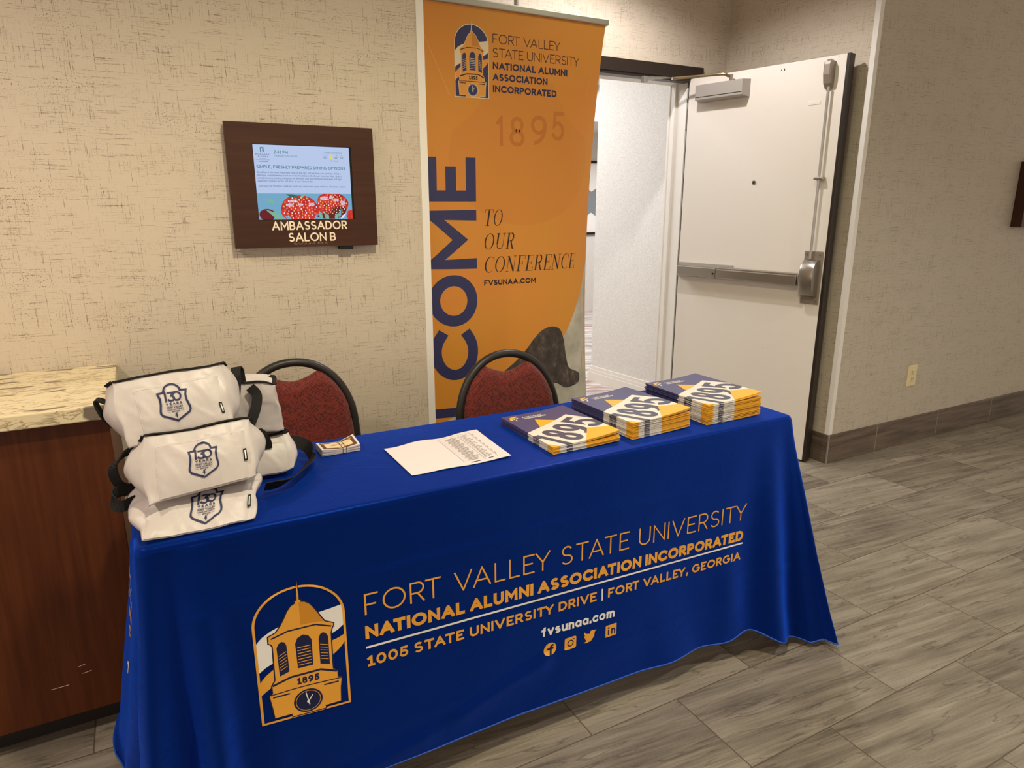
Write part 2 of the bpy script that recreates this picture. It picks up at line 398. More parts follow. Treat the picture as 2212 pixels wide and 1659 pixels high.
def bez(pts, n=8):
    """Catmull-Rom through points"""
    P = [Vector(p) for p in pts]; out = []
    for i in range(len(P) - 1):
        p0 = P[i - 1] if i > 0 else P[i] * 2 - P[i + 1]; p3 = P[i + 2] if i + 2 < len(P) else P[i + 1] * 2 - P[i]
        p1, p2 = P[i], P[i + 1]
        for k in range(n):
            t = k / n
            out.append(0.5 * ((2 * p1) + (p2 - p0) * t + (2 * p0 - 5 * p1 + 4 * p2 - p3) * t * t + (3 * p1 - p0 - 3 * p2 + p3) * t ** 3))
    out.append(P[-1]); return out

# ------------------------------------------------------------------ flat artwork: polygons and stroke lettering mapped onto a surface
def arc(cx, cy, rx, ry, a0, a1, n=16):
    return [(cx + rx * math.cos(math.radians(a0 + (a1 - a0) * i / n)), cy + ry * math.sin(math.radians(a0 + (a1 - a0) * i / n))) for i in range(n + 1)]
class Art:
    def __init__(s): s.polys = []; s.layer = 0
    def poly(s, pts, m, lay=None):
        s.polys.append(([(float(x), float(y)) for x, y in pts], m, s.layer if lay is None else lay))
    def rect(s, x0, y0, x1, y1, m, lay=None): s.poly([(x0, y0), (x1, y0), (x1, y1), (x0, y1)], m, lay)
    def ell(s, cx, cy, rx, ry, m, lay=None, n=36): s.poly(arc(cx, cy, rx, ry, 0, 360, n)[:-1], m, lay)
    def stroke(s, pts, w, m, closed=False, lay=None, w2=None):
        P = [Vector(p) for p in pts]
        if closed and (P[0] - P[-1]).length < 1e-7: P = P[:-1]
        N = len(P); L = []; R = []
        for i in range(N):
            a = P[(i - 1) % N] if (closed or i > 0) else None
            c = P[(i + 1) % N] if (closed or i < N - 1) else None
            d1 = (P[i] - a).normalized() if a is not None else None
            d2 = (c - P[i]).normalized() if c is not None else None
            if d1 is None: d1 = d2
            if d2 is None: d2 = d1
            n1 = Vector((-d1.y, d1.x)); n2 = Vector((-d2.y, d2.x)); b = n1 + n2
            if b.length < 1e-6: b = n1
            b.normalize(); k = 1 / max(0.42, b.dot(n1))
            L.append(P[i] + b * (w / 2 * k)); R.append(P[i] - b * (w / 2 * k))
        for i in range(N if closed else N - 1):
            j = (i + 1) % N
            s.polys.append(([tuple(L[i]), tuple(R[i]), tuple(R[j]), tuple(L[j])], m, s.layer if lay is None else lay))
    def xf(s, fn):
        s.polys = [([fn(*p) for p in pts], m, l) for pts, m, l in s.polys]; return s
    def merge(s, o, lay=0):
        s.polys += [(p, m, l + lay) for p, m, l in o.polys]
    def clip(s, x0, y0, x1, y1):
        out = []
        for pts, m, l in s.polys:
            for ax, val, sg in ((0, x0, 1), (0, x1, -1), (1, y0, 1), (1, y1, -1)):
                res = []
                for i in range(len(pts)):
                    a, b = pts[i], pts[(i + 1) % len(pts)]
                    da, db = (a[ax] - val) * sg, (b[ax] - val) * sg
                    if da >= 0: res.append(a)
                    if da * db < 0:
                        t = da / (da - db); res.append((a[0] + (b[0] - a[0]) * t, a[1] + (b[1] - a[1]) * t))
                pts = res
                if len(pts) < 3: break
            if len(pts) >= 3: out.append((pts, m, l))
        s.polys = out; return s
    def build(s, name, fn, parent=None, cut=0.0, eps=2.5e-4):
        """fn(x, y, height) -> point; cut = grid spacing for surfaces that bend"""
        bm = bmesh.new(); mats = []; lay = bm.verts.layers.float.new('h')
        for k, (pts, m, l) in enumerate(s.polys):
            if m not in mats: mats.append(m)
            cl = [pts[0]]
            for p in pts[1:]:
                if abs(p[0] - cl[-1][0]) + abs(p[1] - cl[-1][1]) > 1e-7: cl.append(p)
            if len(cl) < 3: continue
            h = l * eps + (k % 5) * 2.5e-5
            V = []
            for p in cl:
                v = bm.verts.new((p[0], p[1], 0)); v[lay] = h; V.append(v)
            tris = [(0, 1, 2)] if len(cl) == 3 else tessellate_polygon([[Vector((p[0], p[1], 0)) for p in cl]])
            for t in tris:
                try:
                    A = [V[i] for i in t]
                    cr = (A[1].co - A[0].co).cross(A[2].co - A[0].co).z
                    if abs(cr) < 1e-12: continue
                    f = bm.faces.new(A if cr > 0 else A[::-1]); f.material_index = mats.index(m)
                except ValueError: pass
        if cut > 0:
            for ax in (0, 1):
                lo = min(v.co[ax] for v in bm.verts); hi = max(v.co[ax] for v in bm.verts)
                q = math.ceil(lo / cut) * cut; nrm = Vector((1, 0, 0)) if ax == 0 else Vector((0, 1, 0))
                while q < hi:
                    co = Vector((q, 0, 0)) if ax == 0 else Vector((0, q, 0))
                    bmesh.ops.bisect_plane(bm, geom=bm.verts[:] + bm.edges[:] + bm.faces[:], plane_co=co, plane_no=nrm)
                    q += cut
        bm.verts.ensure_lookup_table()
        for v in bm.verts: v.co = Vector(fn(v.co.x, v.co.y, v[lay]))
        me = bpy.data.meshes.new(name); bm.to_mesh(me); bm.free()
        for m in mats: me.materials.append(m)
        return link(name, me, parent)

def glyph(c):
    S = lambda *a: ([tuple(p) for p in a], False)
    sarc = lambda h=1.0, w=1.0: (([(x * w, y * h) for x, y in arc(.30, .745, .27, .255, 30, 270, 18)] + [(x * w, y * h) for x, y in arc(.30, .245, .30, .245, 90, -150, 18)][1:]), False)
    G = {
     'A': (.86, [S((0, 0), (.43, 1), (.86, 0)), S((.15, .32), (.71, .32))]),
     'B': (.62, [S((0, 0), (0, 1)), ([(0, 1)] + arc(.33, .755, .24, .245, 90, -90) + [(0, .51)], False), ([(0, .51)] + arc(.36, .255, .26, .255, 90, -90) + [(0, 0)], False)]),
     'C': (.84, [(arc(.49, .5, .49, .5, 47, 313, 28), False)]),
     'D': (.76, [([(0, 0), (0, 1)] + arc(.30, .5, .46, .5, 90, -90, 20) + [(0, 0)], False)]),
     'E': (.56, [S((.56, 1), (0, 1), (0, 0), (.56, 0)), S((0, .52), (.5, .52))]),
     'F': (.54, [S((.54, 1), (0, 1), (0, 0)), S((0, .48), (.48, .48))]),
     'G': (.93, [(arc(.49, .5, .49, .5, 47, 360, 32) , False), S((.98, .5), (.56, .5))]),
     'H': (.72, [S((0, 0), (0, 1)), S((.72, 0), (.72, 1)), S((0, .52), (.72, .52))]),
     'I': (0.0, [S((0, 0), (0, 1))]),
     'L': (.50, [S((0, 1), (0, 0), (.5, 0))]),
     'M': (.90, [S((0, 0), (0, 1), (.45, .30), (.90, 1), (.90, 0))]),
     'N': (.74, [S((0, 0), (0, 1), (.74, 0), (.74, 1))]),
     'O': (.98, [(arc(.49, .5, .49, .5, 0, 360, 36), True)]),
     'P': (.60, [([(0, 0), (0, 1)] + arc(.32, .73, .28, .27, 90, -90) + [(0, .46)], False)]),
     'R': (.62, [([(0, 0), (0, 1)] + arc(.33, .73, .28, .27, 90, -90) + [(0, .46)], False), S((.32, .46), (.62, 0))]),
     'S': (.60, [sarc()]),
     'T': (.68, [S((0, 1), (.68, 1)), S((.34, 1), (.34, 0))]),
     'U': (.70, [([(0, 1), (0, .35)] + arc(.35, .35, .35, .35, 180, 360)[1:] + [(.70, 1)], False)]),
     'V': (.84, [S((0, 1), (.42, 0), (.84, 1))]),
     'W': (1.2, [S((0, 1), (.3, 0), (.6, .9), (.9, 0), (1.2, 1))]),
     'Y': (.78, [S((0, 1), (.39, .45), (.78, 1)), S((.39, .45), (.39, 0))]),
     '0': (.66, [(arc(.33, .5, .33, .5, 0, 360, 32), True)]),
     '1': (.40, [S((0, .80), (.24, 1), (.24, 0)), S((.04, 0), (.44, 0))]),
     'l': (.24, [S((0, .80), (.24, 1), (.24, 0))]),
     '3': (.56, [S((.02, 1), (.52, 1), (.26, .60)), (arc(.24, .29, .30, .30, 95, -150, 22), False)]),
     '5': (.56, [([(.52, 1), (.10, 1), (.06, .52)] + arc(.27, .31, .29, .31, 125, -150, 22), False)]),
     '8': (.58, [(arc(.29, .755, .24, .245, 0, 360, 26), True), (arc(.29, .255, .29, .255, 0, 360, 28), True)]),
     '9': (.58, [(arc(.29, .70, .29, .30, 0, 360, 28), True), (arc(.05, .62, .53, .62, 5, -80, 16), False)]),
     '2': (.56, [(arc(.28, .72, .26, .28, 160, -40, 18) + [(.0, 0), (.56, 0)], False)]),
     '|': (0.0, [S((0, -.12), (0, 1.05))]),
     '-': (.3, [S((0, .45), (.3, .45))]),
     '.': (0.02, [S((.01, -.02), (.01, .10))]),
     ':': (0.02, [S((.01, .08), (.01, .20)), S((.01, .55), (.01, .67))]),
     '4': (.60, [S((.46, 0), (.46, 1), (0, .26), (.62, .26))]),
     ',': (0.06, [S((.06, .10), (.0, -.16))]),
     'f': (.36, [(arc(.38, .80, .20, .22, 90, 180, 8) + [(.18, 0)], False), S((0, .68), (.38, .68))]),
     'v': (.54, [S((0, .70), (.27, 0), (.54, .70))]),
     's': (.44, [sarc(.70, .74)]),
     'u': (.48, [([(0, .70), (0, .24)] + arc(.24, .24, .24, .24, 180, 360)[1:] + [(.48, .70)], False), S((.48, .3), (.48, 0))]),
     'n': (.48, [S((0, 0), (0, .70)), ([(0, .46)] + arc(.24, .46, .24, .24, 180, 0) + [(.48, 0)], False)]),
     'a': (.54, [(arc(.28, .35, .28, .35, 0, 360, 26), True), S((.56, .70), (.56, 0))]),
     'c': (.50, [(arc(.30, .35, .30, .35, 48, 312, 20), False)]),
     'o': (.60, [(arc(.30, .35, .30, .35, 0, 360, 26), True)]),
     'm': (.84, [S((0, 0), (0, .70)), ([(0, .49)] + arc(.21, .49, .21, .21, 180, 0) + [(.42, 0)], False), ([(.42, .49)] + arc(.63, .49, .21, .21, 180, 0) + [(.84, 0)], False)]),
    }
    return G[c]
KERN = ('AT', 'TA', 'AV', 'VA', 'LT', 'LV', 'LY', 'RT', 'AY', 'YA', 'FA', 'TO', 'TY', 'PA', 'UA', 'EY')
def lettering(art, text, x0, x1, y0, h, w, m, lay=None, gap=.13, space=.36, slope=0.0, trim=True):
    """stroke letters fitted between x0 and x1, cap height h, stroke width w"""
    pen = 0.0; items = []; n = 0; last = ' '
    for ch in text:
        if last + ch in KERN: pen -= .16
        last = ch
        if ch == ' ': pen += space; continue
        W, st = glyph(ch); items.append((pen, n, ch, st)); pen += W + gap; n += 1
    tot = pen - gap
    kx = (x1 - x0 - n * w) / tot if tot > 1e-4 else 0.0; ky = h - w
    for px, i, ch, st in items:
        b = Art(); xo = x0 + w / 2 + px * kx + i * w
        for pts, closed in st:
            q = [Vector((xo + x * kx, y0 + w / 2 + y * ky)) for (x, y) in pts]
            if not closed:                             # square ends reach the edge of the letter box
                for e, f in ((0, 1), (-1, -2)):
                    if min(abs(pts[e][1]), abs(pts[e][1] - 1)) < .02 or min(abs(pts[e][0]), abs(pts[e][0] - glyph(ch)[0])) < .02:
                        q[e] = q[e] + (q[e] - q[f]).normalized() * (w / 2)
            b.stroke(q, w, m, closed, lay)
        if trim and ch not in ',|': b.clip(-99, y0, 99, y0 + h)
        if slope: b.xf(lambda x, y: (x, y + slope * (x - x0)))
        art.polys += b.polys

def font_art(art, text, x, y, size, m, lay=None, align='LEFT', xs=1.0, bold=0.0, width=None):
    """small print set in the built-in typeface"""
    cu = bpy.data.curves.new('t', 'FONT'); cu.body = text; cu.size = 1.0; cu.align_x = 'LEFT'; cu.offset = bold; cu.resolution_u = 3
    ob = bpy.data.objects.new('t', cu); COL.objects.link(ob)
    dg = bpy.context.evaluated_depsgraph_get(); dg.update()
    me = bpy.data.meshes.new_from_object(ob.evaluated_get(dg))
    V = [(v.co.x, v.co.y) for v in me.vertices]; F = [list(p.vertices) for p in me.polygons]
    bpy.data.objects.remove(ob); bpy.data.curves.remove(cu); bpy.data.meshes.remove(me)
    if not V: return
    a, b = min(v[0] for v in V), max(v[0] for v in V)
    if width: xs = width / ((b - a) * size)
    dx = {'LEFT': 0, 'CENTER': (a + b) / 2, 'RIGHT': b}[align]
    for f in F: art.poly([(x + (V[i][0] - dx) * size * xs, y + V[i][1] * size) for i in f], m, lay)

# ------------------------------------------------------------------ the bell-tower emblem (unit width, foot at y = 0)
EM = {
'arch': [(-.5, 0)] + arc(0, 1.36, .5, .47, 180, 0, 36) + [(.5, 0)],
'white': [(-.5, 1.134), (-.46, 1.187), (-.415, 1.234), (-.325, 1.292), (-.213, 1.34), (.199, 1.418), (.367, 1.444), (.5, 1.472), (.5, 1.183), (.424, 1.119), (.339, 1.076), (-.327, .845), (-.41, .804), (-.5, .734)],
'band': [(-.5, .581), (-.465, .633), (-.42, .687), (-.329, .757), (.338, .975), (.423, .999), (.5, 1.04), (.5, .955), (.46, .881), (.413, .826), (.34, .767), (-.364, .509), (-.432, .464), (-.5, .409)],
'tower': [(0, 1.923), (.008, 1.65), (.03, 1.645), (.022, 1.617), (.067, 1.607), (.114, 1.571), (.155, 1.507), (.199, 1.422), (.236, 1.341), (.273, 1.275), (.369, 1.225), (.368, 1.196), (.348, 1.157), (.332, 1.092), (.326, .647), (.328, .564), (.377, .519), (.376, .424), (.419, .409), (.418, .378), (.401, .248), (.393, .053), (.21, .047), (.21, .008), (-.175, .008), (-.174, .053), (-.364, .053), (-.378, .205), (-.396, .349), (-.397, .393), (-.362, .409), (-.363, .522), (-.322, .595), (-.315, 1.077), (-.329, 1.11), (-.355, 1.129), (-.353, 1.219), (-.27, 1.254), (-.214, 1.334), (-.167, 1.425), (-.128, 1.513), (-.083, 1.579), (-.03, 1.61), (-.037, 1.634), (-.014, 1.648)],
'shade': [(.005, 1.616), (.067, 1.607), (.114, 1.571), (.155, 1.507), (.199, 1.422), (.236, 1.341), (.266, 1.283), (.183, 1.298), (.005, 1.3)],
'wl': [(-.272, .636), (-.279, 1.043), (-.255, 1.095), (-.222, 1.119), (-.188, 1.103), (-.17, 1.053), (-.162, .677)],
'wm': [(-.066, .691), (-.074, 1.049), (-.046, 1.12), (.018, 1.157), (.077, 1.132), (.111, 1.066), (.108, .693)],
'wr': [(.189, .68), (.191, 1.048), (.21, 1.106), (.244, 1.128), (.279, 1.106), (.301, 1.051), (.298, .641)],
}
def emblem(navy, gold, deep, white, line, ink, filled, ring):
    a = Art()
    if filled: a.poly(EM['arch'], navy, 0)
    a.poly(EM['white'], white, 1); a.poly(EM['band'], gold, 1)
    if ring: a.stroke(EM['arch'], ring, line, True, 2)
    tw = EM['tower']
    if filled: a.stroke(tw, .022, line, True, 2)
    else: a.stroke(tw, .03, navy, True, 2)
    a.poly(tw, gold, 3); a.poly(EM['shade'], deep, 4)
    a.stroke([(-.328, 1.185), (-.141, 1.248), (.167, 1.259), (.345, 1.188)], .02, ink, False, 4)
    a.stroke([(-.36, .522), (-.153, .589), (.188, .598), (.374, .516)], .028, ink, False, 4)
    a.stroke([(-.392, .394), (-.157, .408), (.047, .412), (.416, .402)], .014, ink, False, 4)
    a.stroke([(-.368, .355), (-.18, .356)], .02, ink, False, 4); a.stroke([(.212, .358), (.384, .356)], .02, ink, False, 4)
    for k in ('wl', 'wm', 'wr'): a.poly(EM[k], navy if filled else ink, 4)
    for i in range(7):
        y = .985 - i * .042
        a.stroke([(-.055, y), (.092, y)], .010, line, False, 5)
        if i < 6:
            a.stroke([(-.262, y - .06), (-.180, y - .015)], .008, line, False, 5)
            a.stroke([(.203, y - .02), (.288, y - .05)], .008, line, False, 5)
    lettering(a, '1895', -.09, .165, .455, .095, .022, ink, 4, .2)
    a.ell(.018, .19, .166, .17, ink if not filled else line, 4); a.ell(.018, .19, .152, .156, navy, 5)
    a.stroke(arc(.018, .19, .140, .144, 0, 360, 40), .006, line, True, 6)
    a.stroke([(-.002, .31), (.03, .125)], .012, white, False, 6); a.stroke([(.072, .262), (.008, .15)], .012, white, False, 6)
    a.ell(.016, .175, .016, .016, white, 6, 12)
    return a

# ================================================================== THE ROOM
def struct(name, mb, **k): return tag(mb.build(name, **k), kind='structure')
CH = 2.75
f = MB(); f.box((-5, -5, -0.05), (9, 3.30, 0), M['floor']); struct('floor', f)
f = MB(); f.box((-1, 3.30, -0.05), (9, 9.2, 0.0), M['carpet']); struct('floor_corridor', f)
f = MB(); f.box((-5, -5, CH), (9, 3.30, CH + .05), M['ceiling']); struct('ceiling', f)
f = MB(); f.box((-1, 3.30, 2.62), (9, 9.2, 2.67), M['ceiling']); struct('ceiling_corridor', f)
f = MB(); f.box((-5, 2.37, 0), (0.937, 2.49, CH), M['paper_back']); struct('wall_back', f)
f = MB(); f.box((0.817, 2.49, 0), (0.937, 3.30, CH), M['paper_back']); struct('wall_return', f)
f = MB()                                                   # alcove wall with the door opening
f.box((0.937, 3.248, 0), (1.93, 3.368, CH), M['paper_back']); f.box((2.95, 3.248, 0), (3.183, 3.368, CH), M['paper_back'])
f.box((1.93, 3.248, 2.10), (2.95, 3.368, CH), M['paper_back']); struct('wall_alcove', f)
f = MB(); f.box((3.183, 2.41, 0), (3.30, 3.248, CH), M['paper_back']); struct('wall_side', f)
f = MB(); f.box((3.183, 2.291, 0), (9, 2.41, CH), M['paper_right']); struct('wall_right', f)
# side face of the right-hand wall carries the alcove's undarkened copy of the paper
f = MB(); f.box((3.181, 2.300, 0.16), (3.183, 3.248, CH), M['paper_back']); struct('wall_side_paper', f)
# tiled base
f = MB(); f.box((3.172, 2.280, 0), (9, 2.291, 0.160), M['base_tile'], 0.002); struct('baseboard_right', f)
f = MB(); f.box((3.172, 2.291, 0), (3.1815, 3.248, 0.160), M['base_tile'], 0.002); struct('baseboard_side', f)
f = MB(); f.box((3.1675, 2.2765, 0), (3.1755, 2.2845, 0.161), M['alu'], 0.001); struct('trim_3', f)
f = MB(); f.box((-0.1, 2.359, 0), (0.937, 2.37, 0.160), M['base_tile'], 0.002); struct('baseboard_back', f)
# white corner guards
def guard(name, x, y, sx, sy, z0):
    g = MB(); t = 0.003; w = 0.024
    g.box((min(x, x + sx * w), min(y, y - sy * t), z0), (max(x, x + sx * w), max(y, y - sy * t), CH), M['white_trim'])
    g.box((min(x, x - sx * t), min(y - sy * t, y + sy * w), z0), (max(x, x - sx * t), max(y - sy * t, y + sy * w), CH), M['white_trim'])
    struct(name, g)
guard('trim_1', 3.181, 2.291, 1, 1, 0.161)
guard('trim_2', 0.937, 2.37, -1, 1, 0.0)
# corridor behind the door
f = MB()
cw = [(3.20, 3.38), (3.102, 4.42)]
f.add([(cw[0][0], cw[0][1], 0), (cw[1][0], cw[1][1], 0), (cw[1][0], cw[1][1], 2.62), (cw[0][0], cw[0][1], 2.62), (3.36, 3.38, 0), (3.26, 4.42, 0), (3.26, 4.42, 2.62), (3.36, 3.38, 2.62)],
      [[0, 1, 2, 3], [4, 7, 6, 5], [1, 5, 6, 2], [0, 3, 7, 4], [3, 2, 6, 7], [0, 4, 5, 1]], M['corr_wall']); struct('wall_corridor', f)
f = MB(); f.box((-1, 7.6, 0), (9, 7.7, 2.62), M['corr_wall']); struct('wall_corridor_end', f)
f = MB(); f.box((-1, 3.37, 0), (-.9, 7.6, 2.62), M['corr_wall']); struct('wall_corridor_left', f)
f = MB(); f.box((-1, 6.6, 2.25), (9, 7.6, 2.62), M['ceiling']); struct('ceiling_soffit', f)
f = MB()
dv = Vector((cw[1][0] - cw[0][0], cw[1][1] - cw[0][1], 0)); dl = dv.length; dv.normalize(); nv = Vector((-dv.y, dv.x, 0))
T = Matrix(((dv.x, nv.x, 0, cw[0][0]), (dv.y, nv.y, 0, cw[0][1]), (0, 0, 1, 0), (0, 0, 0, 1)))
for z0, z1, t in ((0, .075, .020), (.075, .10, .015), (.10, .125, .010)):
    f.box((0, 0, z0), (dl + t, t, z1), M['white_trim'], 0.002, T)
struct('baseboard_corridor', f)
# door frame: dark outer casing, pale inner jamb
f = MB()
f.box((1.90, 3.232, 0), (1.96, 3.25, 2.125), M['dark_frame'], .002); f.box((2.915, 3.232, 0), (2.99, 3.25, 2.125), M['dark_frame'], .002)
f.box((1.90, 3.230, 2.062), (2.992, 3.25, 2.127), M['dark_frame'], .002); f.box((1.96, 3.236, 2.046), (2.93, 3.30, 2.062), M['dark_frame'])
struct('trim_4', f)
f = MB()
f.box((1.93, 3.25, 0), (1.975, 3.40, 2.10), M['white_trim']); f.box((2.905, 3.262, 0), (2.95, 3.40, 2.10), M['white_trim'])
f.box((1.93, 3.30, 2.05), (2.95, 3.40, 2.10), M['white_trim'])
f.box((2.890, 3.345, 0), (2.906, 3.365, 2.05), M['white_trim']); f.box((2.90, 3.40, 0), (3.00, 3.415, 2.12), M['white_trim'], .003)
f.box((1.88, 3.40, 0), (1.98, 3.415, 2.12), M['white_trim'], .003); f.box((1.88, 3.40, 2.05), (3.00, 3.415, 2.13), M['white_trim'], .003)
struct('trim_5', f)

# ------------------------------------------------------------------ the open door: local frame s (from hinge), d (out of the white face), z
P0 = Vector((2.900, 3.248, 0)); U = Vector((0.19549, -0.98071, 0)); ND = Vector((-0.98071, -0.19549, 0))
TD = Matrix(((U.x, ND.x, 0, P0.x), (U.y, ND.y, 0, P0.y), (0, 0, 1, 0), (0, 0, 0, 1)))
door = tag(empty('door_1'), kind='structure'); door.matrix_world = TD
g = MB(); g.box((0.006, -0.004, 0.012), (0.905, 0, 2.062), M['door_white'], .001); g.box((0.006, -0.045, 0.012), (0.905, -0.004, 2.062), M['dark_frame'], .001)
g.box((0.905, -0.046, 0.010), (0.922, 0.001, 2.064), M['dark_frame'], .002)
g.build('door_leaf', door)
g = MB()
for z in (0.25, 1.05, 1.85): g.tube([(-0.004, -0.012, z - .055), (-0.004, -0.012, z + .055)], .008, M['steel'], 10)
g.build('hinge', door)
g = MB(); g.box((-.004, -.030, .012), (.006, -.008, 2.05), M['black_gap']); g.build('hinge_gap_shade', door)  # black strip stands in for the shade inside the open hinge gap
# closer with its two-piece arm
cl_ = MB()
def prismbox(mb, m, s0, s1, z0, z1, d, inset):      # box with chamfered front
    v = [(s0, .002, z0), (s1, .002, z0), (s1, .002, z1), (s0, .002, z1), (s0 + inset, d, z0 + inset), (s1 - inset, d, z0 + inset), (s1 - inset, d, z1 - inset * .4), (s0 + inset, d, z1 - inset * .4)]
    mb.add(v, [[0, 1, 5, 4], [1, 2, 6, 5], [2, 3, 7, 6], [3, 0, 4, 7], [4, 5, 6, 7], [3, 2, 1, 0]], m)
prismbox(cl_, M['grey_paint'], .085, .400, 1.925, 2.015, .062, .010)
clo_ = cl_.build('door_closer', door)
g = MB(); g.box((.096, .0615, 1.946), (.388, .0630, 1.949), M['black_gap']); g.build('cover_line', clo_)
g = MB(); g.tube([(.300, .032, 2.010), (.300, .032, 2.045)], .010, M['steel'], 12)
g.tube(bez([(.300, .032, 2.036), (.285, .045, 2.040), (.262, .065, 2.048), (.10, .10, 2.052), (-.02, .13, 2.056)], 6), .0075, M['bronze_arm'], 8)
g.build('closer_arm', clo_)
g = MB(); g.tube([(-.02, .13, 2.060), (-.045, .31, 2.042)], .007, M['alu'], 8); g.tube([(-.02, .13, 2.046), (-.02, .13, 2.070)], .010, M['alu'], 12)
g.tube([(-.04, .26, 2.046), (-.05, .33, 2.038)], .0095, M['alu'], 8); g.box((-.065, .315, 2.017), (-.035, .345, 2.050), M['alu'], .004)
g.build('forearm', clo_)
# top latch, rod, guide
g = MB()
prof = [(1.915, .012), (1.935, .034), (1.975, .046), (2.02, .046), (2.034, .040), (2.036, .0)]
sv = []
for z, d in prof: sv += [(.816, d * .9, z), (.822, d, z), (.848, d, z), (.854, d * .9, z)]
fs = [[i * 4 + k, i * 4 + k + 1, i * 4 + 5 + k, i * 4 + 4 + k] for i in range(5) for k in range(3)]
sv2 = [(.816, 0, z) for z, d in prof] + [(.854, 0, z) for z, d in prof]; b0 = len(sv); sv += sv2
fs += [[i * 4, i * 4 + 4, b0 + i + 1, b0 + i] for i in range(5)] + [[i * 4 + 3, b0 + 6 + i, b0 + 7 + i, i * 4 + 7] for i in range(5)]
g.add(sv, fs, M['latch_grey']); tl = g.build('top_latch', door, recalc=True)
g = MB(); g.box((.822, .004, 2.034), (.842, .026, 2.046), M['steel'], .002); g.build('latch_bolt', tl)
g = MB(); g.tube([(.842, .024, 1.92), (.842, .024, 1.10)], .0065, M['alu'], 12); g.build('vertical_rod', door)
g = MB(); g.box((.818, .0, 1.489), (.866, .034, 1.503), M['steel'], .003); g.build('rod_guide', door)
# exit bar
g = MB(); g.box((.010, .0, .952), (.385, .012, 1.036), M['grey_paint'], .002); pb = g.build('exit_bar', door)
g = MB(); g.box((.035, .012, .960), (.305, .058, 1.016), M['steel'], .004); g.build('end_section', pb)
g = MB(); g.box((.306, .014, .958), (.800, .046, 1.022), M['steel'], .004); g.box((.308, .046, .963), (.796, .060, 1.012), M['steel'], .004); g.build('push_bar', pb)
g = MB(); g.tube([(.290, .0575, .985), (.290, .0595, .985)], .006, M['black_gap'], 12); g.build('dogging_hole', pb)
g = MB(); g.box((.800, .0, .866), (.900, .006, 1.138), M['latch_grey'], .003); pc = g.build('latch_case', door)
g = MB()
cp = [(.905, .020), (.915, .050), (.95, .068), (1.0, .074), (1.04, .072), (1.075, .058), (1.095, .030)]
sv = []
for z, d in cp: sv += [(.812, .006, z), (.814, d * .96, z), (.822, d, z), (.876, d, z), (.886, d * .96, z), (.888, .006, z)]
fs = [[i * 6 + k, i * 6 + k + 1, i * 6 + 7 + k, i * 6 + 6 + k] for i in range(6) for k in range(5)] + [[0, 1, 2, 3, 4, 5][::-1], [36 + k for k in range(6)]]
g.add(sv, fs, M['steel']); g.build('case_cover', pc, autosmooth=40, recalc=True)
for s_, z in ((.815, 1.120), (.885, 1.120), (.815, .882), (.885, .882)):
    g = MB(); g.tube([(s_, .005, z), (s_, .0075, z)], .005, M['steel'], 10); g.build('screw', pc)
g = MB(); g.tube([(.470, .0, 1.485), (.470, .004, 1.485)], .011, M['steel'], 16); g.tube([(.470, .004, 1.485), (.470, .005, 1.485)], .006, M['black_gap'], 12); g.build('peephole', door)
g = MB(); g.box((.735, .0, 1.848), (.798, .0018, 1.866), M['white_trim'], .0005); g.box((.740, .0018, 1.852), (.793, .0022, 1.862), M['door_white']); g.build('label_plate', door)
for (s_, z, a, b) in ((.570, 2.030, .004, .006), (.585, 2.029, .006, .010), (.865, 2.055, .006, .002), (.610, .594, .006, .002)):
    g = MB(); g.box((s_, .0, z), (s_ + a, .0007, z + b), M['dark_frame'] if z > 1 else M['grey_paint']); g.build('paint_chip', door)

# ------------------------------------------------------------------ picture at the end of the corridor
pic = tag(empty('framed_picture', (5.75, 7.60, 1.55)), 'black framed grey and white abstract picture on the corridor wall beyond the door', 'picture')
g = MB(); g.box((-.62, -.03, -.56), (.62, 0, -.53), M['black_gap']); g.box((-.62, -.03, .33), (.62, 0, .36), M['black_gap']); g.box((-.62, -.03, -.53), (-.59, 0, .33), M['black_gap']); g.box((.59, -.03, -.53), (.62, 0, .33), M['black_gap']); g.build('frame', pic)
a = Art(); a.rect(-.59, -.53, .59, .33, M['white_print'], 0)
gm = plain('grey_picture_shape', srgb(128, 134, 138), .6)
for q in (-.50, -.26, -.02, .22, .46): a.poly([(q - .12, .05), (q, -.02), (q + .12, .05), (q + .09, -.15), (q + .12, -.35), (q, -.28), (q - .12, -.36), (q - .08, -.15)], gm, 1)
a.build('print', lambda x, y, h: (x, -.012 - h * 4, y), pic)

# ------------------------------------------------------------------ sideboard and its worktop
cab = tag(empty('cabinet', (-.70, 2.13, 0)), 'dark walnut cabinet standing against the wall at the left, under the speckled stone top', 'cabinet')
def rel(o, c):
    for v in o.data.vertices: v.co -= Vector(c)
    return o
CC = (-.70, 2.13, 0)
g = MB(); g.box((-1.40, 1.895, 0.068), (-.110, 2.358, 0.862), M['wood'], .002); rel(g.build('body', cab), CC)
g = MB(); g.box((-1.38, 1.945, 0), (-.130, 2.358, 0.068), M['toe']); rel(g.build('toe_kick', cab), CC)
for x0, z0, x1, z1 in ((-.265, .205, -.247, .209), (-.257, .183, -.236, .186), (-.175, .070, -.158, .074), (-.33, .16, -.29, .1615)): 
    g = MB(); g.add([(x0, 1.8945, z0), (x1, 1.8945, z1 - .001), (x1, 1.8945, z1 + .0008), (x0, 1.8945, z0 + .0012)], [[0, 1, 2, 3]], M['tan_ink']); rel(g.build('scratch', cab), CC)
g = MB(); g.box((-1.42, 1.868, 0.866), (-.094, 2.368, 0.902), M['quartz'], .003)
tag(g.build('worktop'), 'cream speckled stone worktop lying on the dark cabinet at the left', 'worktop')

